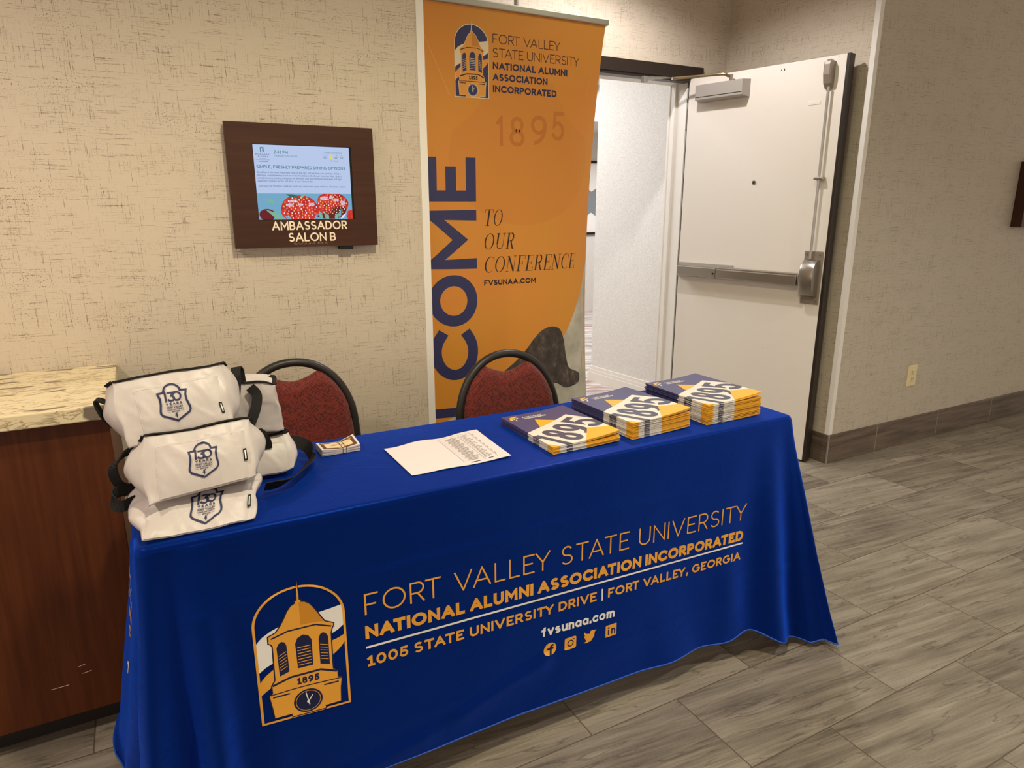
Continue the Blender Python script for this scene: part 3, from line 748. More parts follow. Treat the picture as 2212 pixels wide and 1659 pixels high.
# ------------------------------------------------------------------ wall outlet
ou = tag(empty('wall_outlet', (3.850, 2.291, .415)), 'ivory duplex electric outlet low on the right-hand wall', 'outlet')
g = MB(); g.box((-.040, -.006, -.062), (.040, 0, .062), M['ivory'], .002); g.build('cover_plate', ou)
for q in (-.021, .021):
    g = MB(); g.box((-.017, -.0085, q - .015), (.017, -.006, q + .015), M['ivory'], .001)
    for dx in (-.007, .007): g.box((dx - .0014, -.0092, q - .002), (dx + .0014, -.0084, q + .009), M['ivory_dark'])
    g.tube([(0, -.0092, q - .008), (0, -.0084, q - .008)], .003, M['ivory_dark'], 10); g.build('socket', ou)

# ------------------------------------------------------------------ room sign with screen
sg = tag(empty('digital_room_sign', (.5054, 2.37, 1.2366)), 'brown wooden wall sign with a lit screen above raised room lettering', 'sign')
sg.scale = (1.0108,) * 3
W2, SH, SD = .2265, .373, .0346
g = MB()
x0, x1, z0, z1 = -.152, .152, .085, .312         # display opening
for lo, hi in (((-W2, -SD, 0), (W2, -.012, z0)), ((-W2, -SD, z1), (W2, -.012, SH)), ((-W2, -SD, z0), (x0, -.012, z1)), ((x1, -SD, z0), (W2, -.012, z1))): g.box(lo, hi, M['wood_sign'])
g.box((-.19, -.012, .03), (.19, 0, .34), M['black_gap'])
g.build('frame', sg)
g = MB(); g.box((x0, -SD + .004, z0), (x1, -.02, z1), M['black_gap']); dsp = g.build('display', sg)
a = Art(); DX0, DX1, DZ0, DZ1 = -.150, .146, .0865, .3105
a.rect(DX0, DZ0, DX1, DZ1, M['scr_bg'], 0)
def sx(px): return DX0 + (px - 60) / (1980 - 60) * (DX1 - DX0)
def sz(py): return DZ1 - (py - 80) / (1565 - 80) * (DZ1 - DZ0)
a.rect(sx(195), sz(225), sx(265), sz(130), M['scr_teal'], 1)
lettering(a, 'E', sx(212), sx(250), sz(212), .0098, .0017, M['scr_white'], 2)
lettering(a, 'EMBASSY', sx(103), sx(372), sz(280), .0040, .0007, M['scr_text'], 1, .3)
lettering(a, 'SUITES', sx(140), sx(345), sz(325), .0040, .0007, M['scr_text'], 1, .3)
font_art(a, 'by HILTON', sx(235), sz(360), .0032, M['scr_text'], 1, 'CENTER', width=.020)
a.rect(sx(100), sz(378), sx(375), sz(374), M['scr_text'], 1)
a.rect(sx(150), sz(410), sx(335), sz(400), M['scr_text'], 1)
lettering(a, '2:41 PM', sx(455), sx(730), sz(248), .0092, .0014, M['scr_teal'], 1, .2)
font_art(a, 'THURSDAY, JUNE 04, 2026', sx(455), sz(305), .0066, M['scr_teal'], 1, width=.070)
font_art(a, 'CURRENT CONDITIONS', sx(1460), sz(215), .0070, M['scr_teal'], 1, width=.058)
font_art(a, 'Currently', sx(1425), sz(258), .0040, M['scr_teal'], 1); font_art(a, '60\u00b0', sx(1440), sz(315), .0085, M['scr_teal'], 1, width=.012)
a.ell(sx(1595), sz(283), .0058, .0062, M['scr_sun'], 1)
font_art(a, 'High', sx(1690), sz(258), .0040, M['scr_teal'], 1); font_art(a, '86\u00b0', sx(1670), sz(318), .0085, M['scr_teal'], 1, width=.012)
font_art(a, 'Low', sx(1790), sz(258), .0040, M['scr_teal'], 1); font_art(a, '54\u00b0', sx(1785), sz(320), .0085, M['scr_teal'], 1, width=.012)
font_art(a, 'Clear / Sunny', sx(1575), sz(372), .0050, M['scr_text'], 1, width=.024)
lettering(a, 'SIMPLE, FRESHLY PREPARED DINING OPTIONS', sx(100), sx(1880), sz(542), .0092, .0016, M['scr_teal'], 1, .18, .42)
for i, (t, w) in enumerate((('Breakfast is the most important meal of the day, and we have you covered. Enjoy a', .258), ('delicious, complimentary cook-to-order breakfast with all your favorites. Also, enjoy a', .2625), ('complimentary evening reception of alcoholic and non-alcoholic beverages and light', .2605), ('appetizers located on the 3rd floor at our Terrace Bar', .168))):
    font_art(a, t, sx(100), sz(635 + i * 56), .0078, M['scr_text'], 1, width=w)
font_art(a, 'Join us at the Fountain Grille for lunch and dinner and enjoy delicious American cuisine', sx(110), sz(905), .0078, M['scr_text'], 1, width=.270)
a.build('screen_page', lambda x, y, h: (x, -SD + .0035 - h, y), dsp)
a = Art(); a.rect(DX0, DZ0, DX1, sz(1035), M['scr_sky'], 1)
def blob(cx, cy, rx, ry, m, lay, k=0.05, n=36, p=2.0):
    a.poly([(sx(cx + rx * math.cos(t) * (1 + k * math.sin(3 * t + cx))), sz(cy + ry * math.sin(t) * (1 + k * math.cos(2 * t)))) for t in [2 * PI * i / n for i in range(n)]][::-1], m, lay)
blob(1560, 1250, 330, 260, M['scr_red'], 3); blob(880, 1345, 385, 290, M['scr_red'], 4); blob(230, 1470, 150, 130, M['scr_dred'], 2); blob(1960, 1480, 110, 120, M['scr_red'], 2); blob(1500, 1500, 260, 60, M['scr_dred'], 5)
for q in ((760, 1190, 90, 36), (690, 1270, 70, 40), (1400, 1130, 80, 50), (1640, 1160, 60, 36), (1120, 1260, 60, 40), (1780, 1230, 50, 60), (900, 1260, 50, 30), (1540, 1110, 40, 40)):
    blob(q[0], q[1], q[2], q[3], M['scr_lav'], 5, .22)
for i in range(70):
    t = i * 2.39996; r_ = math.sqrt((i + .5) / 70)
    blob(880 + 350 * r_ * math.cos(t), 1350 + 255 * r_ * math.sin(t), 11, 18, M['scr_sun'] if i % 2 else M['scr_white'], 6, 0, 8)
    blob(1570 + 300 * r_ * math.cos(t + 1), 1255 + 225 * r_ * math.sin(t + 1), 10, 16, M['scr_sun'] if i % 3 else M['scr_white'], 6, 0, 8)
blob(1700, 1400, 150, 110, M['scr_dred'], 4, .1)
for q in ((640, 1045, 800, 1120), (760, 1040, 880, 1135), (1010, 1045, 930, 1135), (1100, 1050, 960, 1120), (300, 1200, 160, 1130), (470, 1150, 180, 1200)): pass
def leafp(x0, y0, x1, y1, w, m, lay):
    dx, dy = x1 - x0, y1 - y0; L = math.hypot(dx, dy); nx, ny = -dy / L * w, dx / L * w
    a.poly([(sx(p[0]), sz(p[1])) for p in ((x0, y0), (x0 + dx * .35 + nx, y0 + dy * .35 + ny), (x1, y1), (x0 + dx * .35 - nx, y0 + dy * .35 - ny))], m, lay)
for q in ((540, 1560, 200, 1360, 60, 'scr_green'), (420, 1230, 160, 1150, 30, 'scr_green'), (620, 1050, 900, 1130, 30, 'scr_dgreen'), (900, 1130, 1010, 1040, 26, 'scr_green'), (880, 1140, 740, 1040, 26, 'scr_dgreen'), (1330, 1560, 1270, 1400, 40, 'scr_green'), (1470, 1565, 1370, 1420, 50, 'scr_green'), (1600, 1565, 1690, 1430, 45, 'scr_green'), (1690, 1550, 1740, 1340, 26, 'scr_sky'), (1720, 1560, 1850, 1430, 26, 'scr_white'), (700, 1565, 560, 1490, 40, 'scr_sky'), (1180, 1560, 1240, 1440, 30, 'scr_sky')):
    leafp(*q[:5], M[q[5]], 6)
a.clip(DX0, DZ0, DX1, sz(1035))
a.build('screen_picture', lambda x, y, h: (x, -SD + .0035 - h, y), dsp)
a = Art(); mS = M['sign_letters']
lettering(a, 'AMBASSADOR', -.114, .124, .0540, .0275, .0046, mS, 0, .12)
lettering(a, 'SALON B', -.066, .0845, .0175, .0275, .0046, mS, 0, .12, .36)
a.build('raised_lettering', lambda x, y, h: (x, -SD - .0015 - h, y), sg)
g = MB()
for i in range(26):
    if i in (10, 16, 17, 23): continue
    for j in range(3):
        if (i * 7 + j * 5) % 3: g.box((-.050 + i * .0042, -SD - .0008, .008 + j * .0022), (-.049 + i * .0042, -SD, .009 + j * .0022), M['tan_ink'])
g.build('braille', sg)
g = MB(); g.box((.098, -.032, -.012), (.142, -.004, .0), M['black_gap'], .002); g.build('bracket', sg)
# second sign, only its left side reaches the frame
g = MB(); g.box((4.615, 2.231, 1.238), (5.068, 2.291, 1.611), M['wood_sign'], .002)
tag(g.build('wooden_wall_sign'), 'dark brown wooden sign on the right-hand wall, cut off at the right edge', 'sign')

# ------------------------------------------------------------------ roll-up banner standing in the alcove
BY = 2.60; bn = tag(empty('rollup_banner', (1.437, BY, 0)), 'tall orange roll-up banner with a bell tower emblem and big navy letters beside the door', 'banner')
BX = 1.437
def bcurve(X, z):   # fabric edges curl back a little at mid height; returns x, y offset
    t = (X - BX) / .413; k = math.sin(PI * max(0.0, min(1.0, (z - .06) / 2.04))) ** .8
    return (BX + (X - BX) * (1 - (.10 if t > 0 else .0) * k * abs(t) ** 3)), BY + .045 * k * abs(t) ** 4
def bpt(X, z, h=0.0):
    xx, yy = bcurve(X, z); return (xx - BX, yy - BY - h, z)
g = MB(); XL, XR = 1.024, 1.850
g.grid(lambda u, v: bpt(XL + (XR - XL) * u, .075 + v * 2.022), 84, 100, M['banner'])
g.grid(lambda u, v: tuple(Vector(bpt(XL + (XR - XL) * (1 - u), .075 + v * 2.022)) + Vector((0, .0012, 0))), 40, 60, M['white_print'])
panel = g.build('panel', bn, smooth=True)
g = MB(); g.box((-.422, -.010, 2.095), (.422, .016, 2.120), M['alu'], .004); g.build('top_rail', bn)
g = MB(); g.tube([(.0, .030, .07), (.0, .030, 2.150)], .009, M['alu'], 12); g.build('pole', bn)
g = MB(); g.box((-.43, -.05, .012), (.43, .06, .085), M['alu'], .012); bs = g.build('base_cassette', bn)
for q in (-.28, .28):
    g = MB(); g.box((q - .02, -.20, 0), (q + .02, .20, .012), M['alu'], .003); g.build('foot', bn)
# printed ghosts, letters, emblem, photograph corner
def bart(a, name, off, cut=0.02): return a.build(name, lambda x, y, h: bpt(x, y, off * .4 + h * .4), panel, cut)
a = Art()
a.poly([(1.435, 1.985), (1.46, 1.975), (1.50, 1.92), (1.60, 1.84), (1.66, 1.74), (1.72, 1.68)] + arc(1.46, 1.56, .335, .275, 20, -200, 40) + [(1.19, 1.68), (1.25, 1.74), (1.31, 1.84), (1.38, 1.92), (1.41, 1.975)], M['banner_tint2'], 0)
a.poly([(1.030, 1.99), (1.034, 1.99), (1.135, 1.78), (1.132, 1.775)], M['banner_tint'], 1); a.poly([(1.80, 1.93), (1.802, 1.93), (1.775, 1.80), (1.773, 1.80)], M['banner_tint'], 1)
bart(a, 'printed_watermark', .0002)
for ch, x0_, x1_, z_ in (('l', 1.33, 1.36, 1.60), ('8', 1.39, 1.46, 1.60), ('9', 1.49, 1.565, 1.61), ('5', 1.59, 1.655, 1.63)):
    a = Art(); lettering(a, ch, x0_, x1_, z_, .115, .015, M['banner_ghost'], 0); bart(a, 'printed_date', .0006)
a = emblem(M['navy'], M['b_tower'], M['b_tower_shade'], M['cream'], M['cream'], M['ink'], True, .02)
a.xf(lambda x, y: (1.2262 + x * .1415, 1.7745 + y * .1415)); bart(a, 'printed_emblem', .0009)
a = Art()
lettering(a, 'FORT VALLEY', 1.316, 1.626, 1.977, .034, .0032, M['brown_ink'])
lettering(a, 'STATE UNIVERSITY', 1.316, 1.724, 1.927, .034, .0032, M['brown_ink'])
lettering(a, 'NATIONAL ALUMNI', 1.316, 1.664, 1.884, .026, .0062, M['navy_dark'], None, .12)
lettering(a, 'ASSOCIATION', 1.316, 1.567, 1.843, .026, .0062, M['navy_dark'], None, .12)
lettering(a, 'INCORPORATED', 1.316, 1.612, 1.800, .026, .0062, M['navy_dark'], None, .12)
lettering(a, 'FVSUNAA.COM', 1.269, 1.519, 1.041, .0225, .0052, M['ink'], None, .12)
bart(a, 'printed_lettering', .0009)
# serif italic invitation
def serif(ch):
    tk, hr = .105, .028; r = []
    st = lambda pts, w: r.append((pts, w, False))
    if ch == 'T': st([(.34, .0), (.34, 1)], tk); st([(.0, .985), (.68, .985)], hr); st([(.015, 1), (.0, .80)], hr); st([(.665, 1), (.68, .80)], hr); st([(.18, .014), (.50, .014)], hr); W = .68
    elif ch == 'F' or ch == 'E':
        st([(.14, 0), (.14, 1)], tk); st([(0, .985), (.56, .985)], hr); st([(.56, 1), (.56, .78)], hr); st([(.14, .52), (.42, .52)], hr); st([(.42, .64), (.42, .40)], hr); st([(0, .014), (.30 if ch == 'F' else .58, .014)], hr); W = .56
        if ch == 'E': st([(.58, .0), (.58, .24)], hr)
    elif ch == 'U': st([(.14, 1), (.14, .30)], tk); st(arc(.37, .28, .23, .255, 180, 360, 14), .045); st([(.60, .28), (.60, 1)], hr); st([(0, .985), (.28, .985)], hr); st([(.48, .985), (.72, .985)], hr); W = .72
    elif ch == 'R': st([(.14, 0), (.14, 1)], tk); st([(0, .985), (.36, .985)], hr); st(arc(.36, .745, .17, .235, 90, -90, 12), .085); st([(.14, .51), (.36, .51)], hr); st([(.34, .52), (.56, .03)], .09); st([(.50, .014), (.68, .014)], hr); st([(0, .014), (.28, .014)], hr); W = .64
    elif ch == 'N': st([(.10, 0), (.10, 1)], hr); st([(.10, .98), (.60, .02)], tk); st([(.60, 0), (.60, 1)], hr); st([(0, .985), (.14, .985)], hr); st([(0, .014), (.22, .014)], hr); st([(.48, .985), (.72, .985)], hr); W = .70
    elif ch == 'O': W = .74
    elif ch == 'C': st([(.62, .98), (.64, .70)], hr); W = .64
    return W, r
def serif_line(a, text, x0, x1, y0, h, m):
    pen = 0; it = []
    for c in text: W, r = serif(c); it.append((pen, c, r)); pen += W + .14
    k = (x1 - x0 - .17 * h) / (pen - .14)
    fx = lambda x, y: (x0 + x * k + y * h * .17, y0 + y * h)
    for p, c, r in it:
        b = Art()
        for pts, w, cl2 in r: b.stroke([(x * k / h, y) for x, y in pts], w, m, cl2, 0)
        if c in 'OC':
            n = 36; rng = (0, 360) if c == 'O' else (42, 318)
            A_ = arc(.37, .5, .37, .5, *rng, n); B_ = arc(.37, .5, .275, .472, *rng, n) if c == 'O' else arc(.40, .5, .30, .472, *rng, n)
            for i in range(n): b.poly([(q[0] * k / h, q[1]) for q in (A_[i], A_[i + 1], B_[i + 1], B_[i])], m, 0)
        b.xf(lambda x, y: (x0 + p * k + x * h + y * h * .17, y0 + y * h)); a.merge(b)
a = Art()
serif_line(a, 'TO', 1.268, 1.362, 1.285, .066, M['ink']); serif_line(a, 'OUR', 1.268, 1.418, 1.189, .066, M['ink']); serif_line(a, 'CONFERENCE', 1.268, 1.742, 1.094, .066, M['ink'])
bart(a, 'printed_invitation', .0009)
# WELCOME running up the left margin: letter tops point left
nv_ = M['navy']
for ch, z0, z1, w in (('E', 1.382, 1.551, .043), ('M', 1.113, 1.350, .043), ('O', .877, 1.090, .045), ('C', .646, .859, .045), ('L', .483, .622, .041), ('E', .292, .456, .043)):
    a = Art(); lettering(a, ch, z0, z1, 0, .204, w, nv_, 0); a.xf(lambda x, y: (1.237 - y, x)); a.clip(1.028, .10, 1.84, 2.09); bart(a, 'printed_letter', .0009)
a = Art()
a.poly([(1.846, 1.13), (1.806, 1.02), (1.770, .950), (1.735, .880), (1.690, .808), (1.640, .748), (1.56, .690), (1.40, .60), (1.26, .54), (1.02, .44), (1.02, .09), (1.846, .09)], M['grey_photo'], 0)
a.poly([(1.02, .44), (1.10, .47), (1.10, .09), (1.02, .09)], M['banner'], 1)
bart(a, 'printed_photo_corner', .0003)
# plain dark mass standing in for the printed figure
a = Art()
out = [(1.36, .66), (1.42, .70), (1.47, .745), (1.51, .79), (1.55, .825), (1.60, .840), (1.65, .825), (1.675, .775), (1.69, .70), (1.71, .64), (1.755, .618), (1.785, .60), (1.78, .56), (1.72, .545), (1.68, .548), (1.62, .575), (1.50, .54), (1.36, .52)]
a.poly([tuple(p)[:2] for p in bez([(x, y, 0) for x, y in out], 4)], M['bronze_print'], 1)
bart(a, 'printed_dark_shape', .0006)

# ------------------------------------------------------------------ banquet chairs
def make_chair(loc, rz, label):
    c = empty('banquet_chair', loc, rz); tag(c, label, 'chair', 'maroon banquet chairs behind the table')
    hw = .185
    def arch_pt(t):      # t 0..1 over the arch from left foot to right foot of the hoop
        z0, z1 = .665, .892
        if t < .2: return Vector((-hw - .010 * (1 - t / .2), 0, .44 + (z0 - .44) * t / .2))
        if t > .8: return Vector((hw + .010 * (t - .8) / .2, 0, z0 + (.44 - z0) * (t - .8) / .2))
        q = PI * (1 - (t - .2) / .6); e = 2.1
        cx, cz = math.cos(q), math.sin(q)
        return Vector((hw * math.copysign(abs(cx) ** (2 / e), cx), 0, z0 + (z1 - z0) * abs(cz) ** (2 / e)))
    rec = lambda z: .20 + (z - .44) * .16           # recline
    g = MB(); pts = []
    for i in range(61):
        p = arch_pt(i / 60); pts.append((p.x, rec(p.z), p.z - .006))
    g.tube(pts, .0135, M['black_tube'], 12, up=(0, 1, 0)); g.build('back_frame', c, smooth=True)
    hwf = lambda z: (hw + .010 * max(0, (.665 - z) / .225)) if z <= .665 else hw * max(0.0, 1 - (min(1, (z - .665) / .227)) ** 2.1) ** (1 / 2.1)
    def top(x):
        conc = .826 + .030 * (abs(x) / .085) ** 1.6
        hoop = .665 + .212 * max(0.0, 1 - (abs(x) / (hw - .010)) ** 2.1) ** (1 / 2.1)
        return min(conc, hoop)
    g = MB(); N = 36
    def pad(sgn):
        def fn(u, v):
            x = (u - .5) * 2 * (hw - .010); zt = top(x); z = .50 + (zt - .50) * v
            w = hwf(z) - .008; e = min(1.0, max(0.0, (w - abs(x)) / .03)); e2 = min(1.0, (1 - v) * (zt - .5) / .025) * min(1.0, v * 12)
            puff = .020 * (min(e, e2) ** .5 if min(e, e2) > 0 else 0)
            return (x, rec(z) + sgn * (.004 + puff), z)
        return fn
    g.grid(pad(-1), N, N, M['maroon']); g.grid(lambda u, v: pad(1)(1 - u, v), N, N, M['maroon'])
    fr, bk = pad(-1), pad(1)
    g.grid(lambda u, v: Vector(fr(u, 1)).lerp(Vector(bk(u, 1)), v), N, 1, M['maroon']); g.grid(lambda u, v: Vector(fr(0, u)).lerp(Vector(bk(0, u)), v), N, 1, M['maroon']); g.grid(lambda u, v: Vector(fr(1, u)).lerp(Vector(bk(1, u)), v), N, 1, M['maroon'])
    g.build('backrest', c, smooth=True, weld=.0005, recalc=True)
    g = MB(); bm = bmesh.new(); bmesh.ops.create_cube(bm, size=1)
    for v in bm.verts: v.co = Vector((v.co.x * (.42 if v.co.y < 0 else .37), v.co.y * .40 - .01, .445 + v.co.z * .055))
    bmesh.ops.bevel(bm, geom=bm.edges[:], offset=.022, segments=3, affect='EDGES', profile=.5); g.bm(bm, M['maroon']); g.build('seat', c, smooth=True)
    for s_ in (-1, 1):
        g = MB(); g.tube([(s_ * .19, -.19, .42), (s_ * .205, -.215, 0)], .0115, M['black_tube'], 10); g.build('leg', c, smooth=True)
        g = MB(); g.tube([(s_ * (hw + .010), rec(.44), .44), (s_ * .186, .19, .30), (s_ * .196, .235, 0)], .0115, M['black_tube'], 10); g.build('leg', c, smooth=True)
    g = MB(); g.box((-.19, -.20, .405), (.19, -.185, .42), M['black_tube']); g.box((-.18, .17, .405), (.18, .185, .42), M['black_tube'])
    for s_ in (-1, 1): g.tube([(s_ * .19, -.19, .412), (s_ * .18, .19, .412)], .009, M['black_tube'], 8)
    g.build('seat_frame', c)
    return c
make_chair((1.050, 1.728, 0), 0.0, 'maroon banquet chair in front of the orange banner')
make_chair((.389, 1.928, 0), .0, 'maroon banquet chair behind the stack of white bags, beside the bare wall')

# ------------------------------------------------------------------ table and its cloth
TX0, TX1, TY0, TY1, TZ = -.072, 1.680, 1.327, 1.775, .757
tb = tag(empty('folding_table', (.81, 1.55, 0)), 'long folding table hidden under the royal blue tablecloth', 'table')
g = MB(); g.box((-.865, -.21, .712), (.865, .215, .752), M['grey_paint'], .006); g.build('tabletop', tb)
for q in (-.74, .74):
    for r_ in (-.04, .16):
        g = MB(); g.tube([(q, r_, .712), (q, r_, 0)], .014, M['black_tube'], 10); g.build('leg', tb)
R_C, R_E = .026, .012
def rim():           # open at the back: start at back left, round the front, end at back right
    pts = []
    def seg(a, b, n, nrm):
        for i in range(n): t = i / n; pts.append((a[0] + (b[0] - a[0]) * t, a[1] + (b[1] - a[1]) * t, nrm[0], nrm[1]))
    def cor(cx, cy, a0, a1, n):
        for i in range(n):
            q = math.radians(a0 + (a1 - a0) * i / n); pts.append((cx + R_C * math.cos(q), cy + R_C * math.sin(q), math.cos(q), math.sin(q)))
    seg((TX0, TY1), (TX0, TY0 + R_C), 34, (-1, 0)); cor(TX0 + R_C, TY0 + R_C, 180, 270, 22)
    seg((TX0 + R_C, TY0), (TX1 - R_C, TY0), 230, (0, -1)); cor(TX1 - R_C, TY0 + R_C, 270, 360, 22)
    seg((TX1, TY0 + R_C), (TX1, TY1), 34, (1, 0)); pts.append((TX1, TY1, 1, 0))
    return pts
def gauss(d, w): return math.exp(-(d / w) ** 2)
CREASE = [(.30, .592, .95, .606, .0034, .011), (.95, .606, 1.62, .570, .0028, .011), (-.02, .60, .30, .592, .0018, .010), (.13, .085, .52, .150, .011, .017), (.52, .150, .84, .236, .010, .015), (1.42, .30, 1.68, .285, .0022, .009), (.30, .20, 1.50, .215, .0012, .012), (.86, .185, 1.10, .165, .0018, .010), (.40, .55, .70, .45, .0010, .010), (.0, .22, .14, .30, .0012, .010), (1.1, .55, 1.35, .62, .0012, .010)]
def wrinkle(x, z):
    w = .0030 * math.sin(6.1 * x + 2.2 * z) * math.sin(5 * z + 1.3 * x) + .0022 * math.sin(15 * x - 9 * z + 1.0) * math.sin(7 * z) + .0018 * noise.noise(Vector((x * 9, z * 11, 3.3)))
    for (a, b, c, d, k, s_) in CREASE:
        ux, uz = c - a, d - b; L2 = ux * ux + uz * uz; t = max(0, min(1, ((x - a) * ux + (z - b) * uz) / L2))
        dd = math.hypot(x - a - ux * t, z - b - uz * t) + .0; e = min(1, 6 * min(t, 1 - t) + .15)
        w += k * e * gauss(dd + .003 * noise.noise(Vector((x * 14, z * 14, 1))), s_ * (.75 if z > b + uz * t else 2.2))
    return w
def hemh(x, y):
    h = .085 - .025 * max(0, min(1, x / 1.6))
    dR = math.hypot(x - TX1, y - TY0); dL = math.hypot(x - TX0, y - TY0)
    return h * (1 - .85 * gauss(dR, .11)) * (1 - .8 * gauss(dL, .12)) + .010 + .030 * gauss(dR - .155, .05)
def drop(px, py, nx, ny, t):
    """point on the hanging cloth, t 0 at the table edge, 1 at the hem"""
    H_ = hemh(px, py); z = TZ - (TZ - H_) * t
    te = t ** 1.15; dx = dy = 0.0
    wr = wrinkle(px + (py - TY0) * .8, z) * min(1.0, t * 6)
    dR, dL = math.hypot(TX1 - px, py - TY0), math.hypot(px - TX0, py - TY0)
    if ny < -.05 or abs(nx) < .999:                      # front and corners
        fR, fL = TX1 - px, px - TX0
        dx += te * (.086 * gauss(max(fR, 0), .10) - .058 * gauss(max(fL, 0), .05))
        dy -= te * (.135 * gauss(dR, .030) + .075 * gauss(fR - .10, .040) + .030 * gauss(fR, .09) + .010 * gauss(fR - .24, .05))
        dy -= te * (.060 * gauss(dL, .026) + .046 * gauss(fL - .095, .032) + .016 * gauss(fL, .12) + .014 * gauss(fL - .20, .04) - .0 * fL)
        tl = t ** .85; dy -= tl * (.030 * gauss(fL - .10, .030) - .028 * gauss(fL - .052, .020))
    if abs(nx) > .05:
        sd = py - TY0
        if nx > 0: dx += te * (.020 + .030 * gauss(sd, .12) + .015 * math.sin(sd * 22))
        else: dx -= te * abs(nx) * (.100 * (1 - gauss(sd, .07)) + .010 * math.sin(sd * 20))
    dy -= .012 * te * abs(ny)
    if ny < -.5: dy -= t * t * (.016 * gauss(px - 1.30 - .20 * t, .055) + .010 * gauss(px - 1.06 - .16 * t, .06) - .008 * gauss(px - 1.17 - .18 * t, .05))
    return Vector((px + dx + nx * wr, py + dy + ny * wr, z))
g = MB(); RM = rim(); NR = len(RM); vs = []; fs = []; rows = []
for q in (0, 25, 50, 72, 90):
    a_ = math.radians(q); ins = R_E * (1 - math.sin(a_)); dz = R_E * (1 - math.cos(a_))
    rows.append([Vector((x - nx * ins, y - ny * ins, TZ + .0 - dz)) for x, y, nx, ny in RM])
NT = 84
for k in range(1, NT + 1):
    t = k / NT
    row = []
    for x, y, nx, ny in RM:
        p = drop(x, y, nx, ny, t); p.z = min(p.z, TZ - R_E - .0005) if k > 1 else min(p.z, TZ - R_E - .0002); row.append(p)
    rows.append(row)
for r_ in rows: vs += r_
for j in range(len(rows) - 1):
    for i in range(NR - 1): fs.append([j * NR + i, j * NR + i + 1, (j + 1) * NR + i + 1, (j + 1) * NR + i][::-1])
g.add(vs, fs, M['cloth'])
nx_ = 120
def topf(u, v):
    x = TX0 + R_E + (TX1 - TX0 - 2 * R_E) * u; y = TY0 + R_E + (TY1 - TY0 - R_E) * v
    e = min(u * 40, (1 - u) * 40, v * 14, (1 - v) * 14, 1)
    return (x, y, TZ + e * (.0012 * noise.noise(Vector((x * 5, y * 9, 0))) + .0008 * noise.noise(Vector((x * 16, y * 22, 4)))))
top_ring = [0]
# top as a fan of strips between the front rim and the back edge
bm = bmesh.new()
loop = [bm.verts.new(p) for p in rows[0]]
bmesh.ops.triangle_fill(bm, edges=[bm.edges.new((loop[i], loop[(i + 1) % NR])) for i in range(NR)], use_beauty=True)
for fc in bm.faces:
    if fc.normal.z < 0: fc.normal_flip()
g.bm(bm, M['cloth'])
# short fold of cloth over the back edge
g.add([(TX0 + .01, TY1, TZ), (TX1 - .01, TY1, TZ), (TX1 - .01, TY1 + .006, TZ - .05), (TX0 + .01, TY1 + .006, TZ - .05)], [[0, 1, 2, 3]], M['cloth'])
cloth = g.build('tablecloth', smooth=True, weld=.0004)
cloth.data.set_sharp_from_angle(angle=math.radians(70))
tag(cloth, 'royal blue tablecloth with gold tower emblem and lettering draped over the table', 'tablecloth')
g = MB(); hemp = rows[-1]
g.tube([p + Vector((0, 0, .003)) for p in hemp], .0022, M['cloth_hem'], 6); g.build('hem_stitching', cloth, smooth=True)
def cpt(x, z, h=0.0):
    """x, z measured on the plane y = 1.34 in front of the table, carried onto the hanging cloth"""
    xs, zs = x, z
    for _ in range(4):
        H_ = hemh(xs, TY0); t = (TZ - zs) / (TZ - H_); p = drop(xs, TY0, 0, -1, t)
        q = p.y / 1.34; xs += x * q - p.x; zs += 1.37 - (1.37 - z) * q - p.z
    H_ = hemh(xs, TY0); t = (TZ - zs) / (TZ - H_); p = drop(xs, TY0, 0, -1, t); e = .004
    px_ = drop(xs + e, TY0, 0, -1, (TZ - zs) / (TZ - hemh(xs + e, TY0))); pz_ = drop(xs, TY0, 0, -1, (TZ - zs - e) / (TZ - H_))
    n_ = (px_ - p).cross(p - pz_).normalized()
    if n_.y > 0: n_ = -n_
    return p + n_ * (.0007 + h * .6)
sl = -.0312
a = emblem(M['bluedark'], M['gold'], M['gold_shade'], M['white_print'], M['gold'], M['bluedark'], False, .028)
a.xf(lambda x, y: (.2105 + x * .186, .2875 + y * .170 - .07 * x * .186)); a.build('printed_emblem', cpt, cloth, .012)
a = Art(); gd = M['gold']
lettering(a, 'FORT VALLEY STATE UNIVERSITY', .350, 1.522, .487, .0525, .0042, gd, None, .20, .46, sl)
lettering(a, 'NATIONAL ALUMNI ASSOCIATION INCORPORATED', .348, 1.518, .4265, .0335, .0088, gd, None, .11, .36, sl * 1.2)
a.stroke([(.348 + i * 1.170 / 60, .405 - .0325 * i / 60) for i in range(61)], .0052, M['white_print'])
lettering(a, '1005 STATE UNIVERSITY DRIVE', .349, .980, .355, .0275, .0058, gd, None, .17, .40, sl)
a.stroke([(.999, .330), (.998, .366)], .004, M['white_print'])
lettering(a, 'FORT VALLEY, GEORGIA', 1.018, 1.514, .3335, .0275, .0058, gd, None, .17, .40, sl)
lettering(a, 'fvsunaa.com', .808, 1.043, .279, .0275, .0062, M['white_print'], None, .12, .4, -.05)
a.build('printed_lettering', cpt, cloth, .012)
bd = M['bluedark']
def icon(a): a.build('printed_icon', cpt, cloth, .010)
a = Art(); a.ell(.835, .2345, .0195, .0195, gd, 0); b = Art(); lettering(b, 'f', .826, .848, .214, .034, .0062, bd, 1); a.merge(b); icon(a)
def rr(cx, cy, r, k, m, lay):
    a.poly([p for q in ((1, 1, 0), (-1, 1, 90), (-1, -1, 180), (1, -1, 270)) for p in arc(cx + q[0] * (r - k), cy + q[1] * (r - k), k, k, q[2], q[2] + 90, 5)], m, lay)
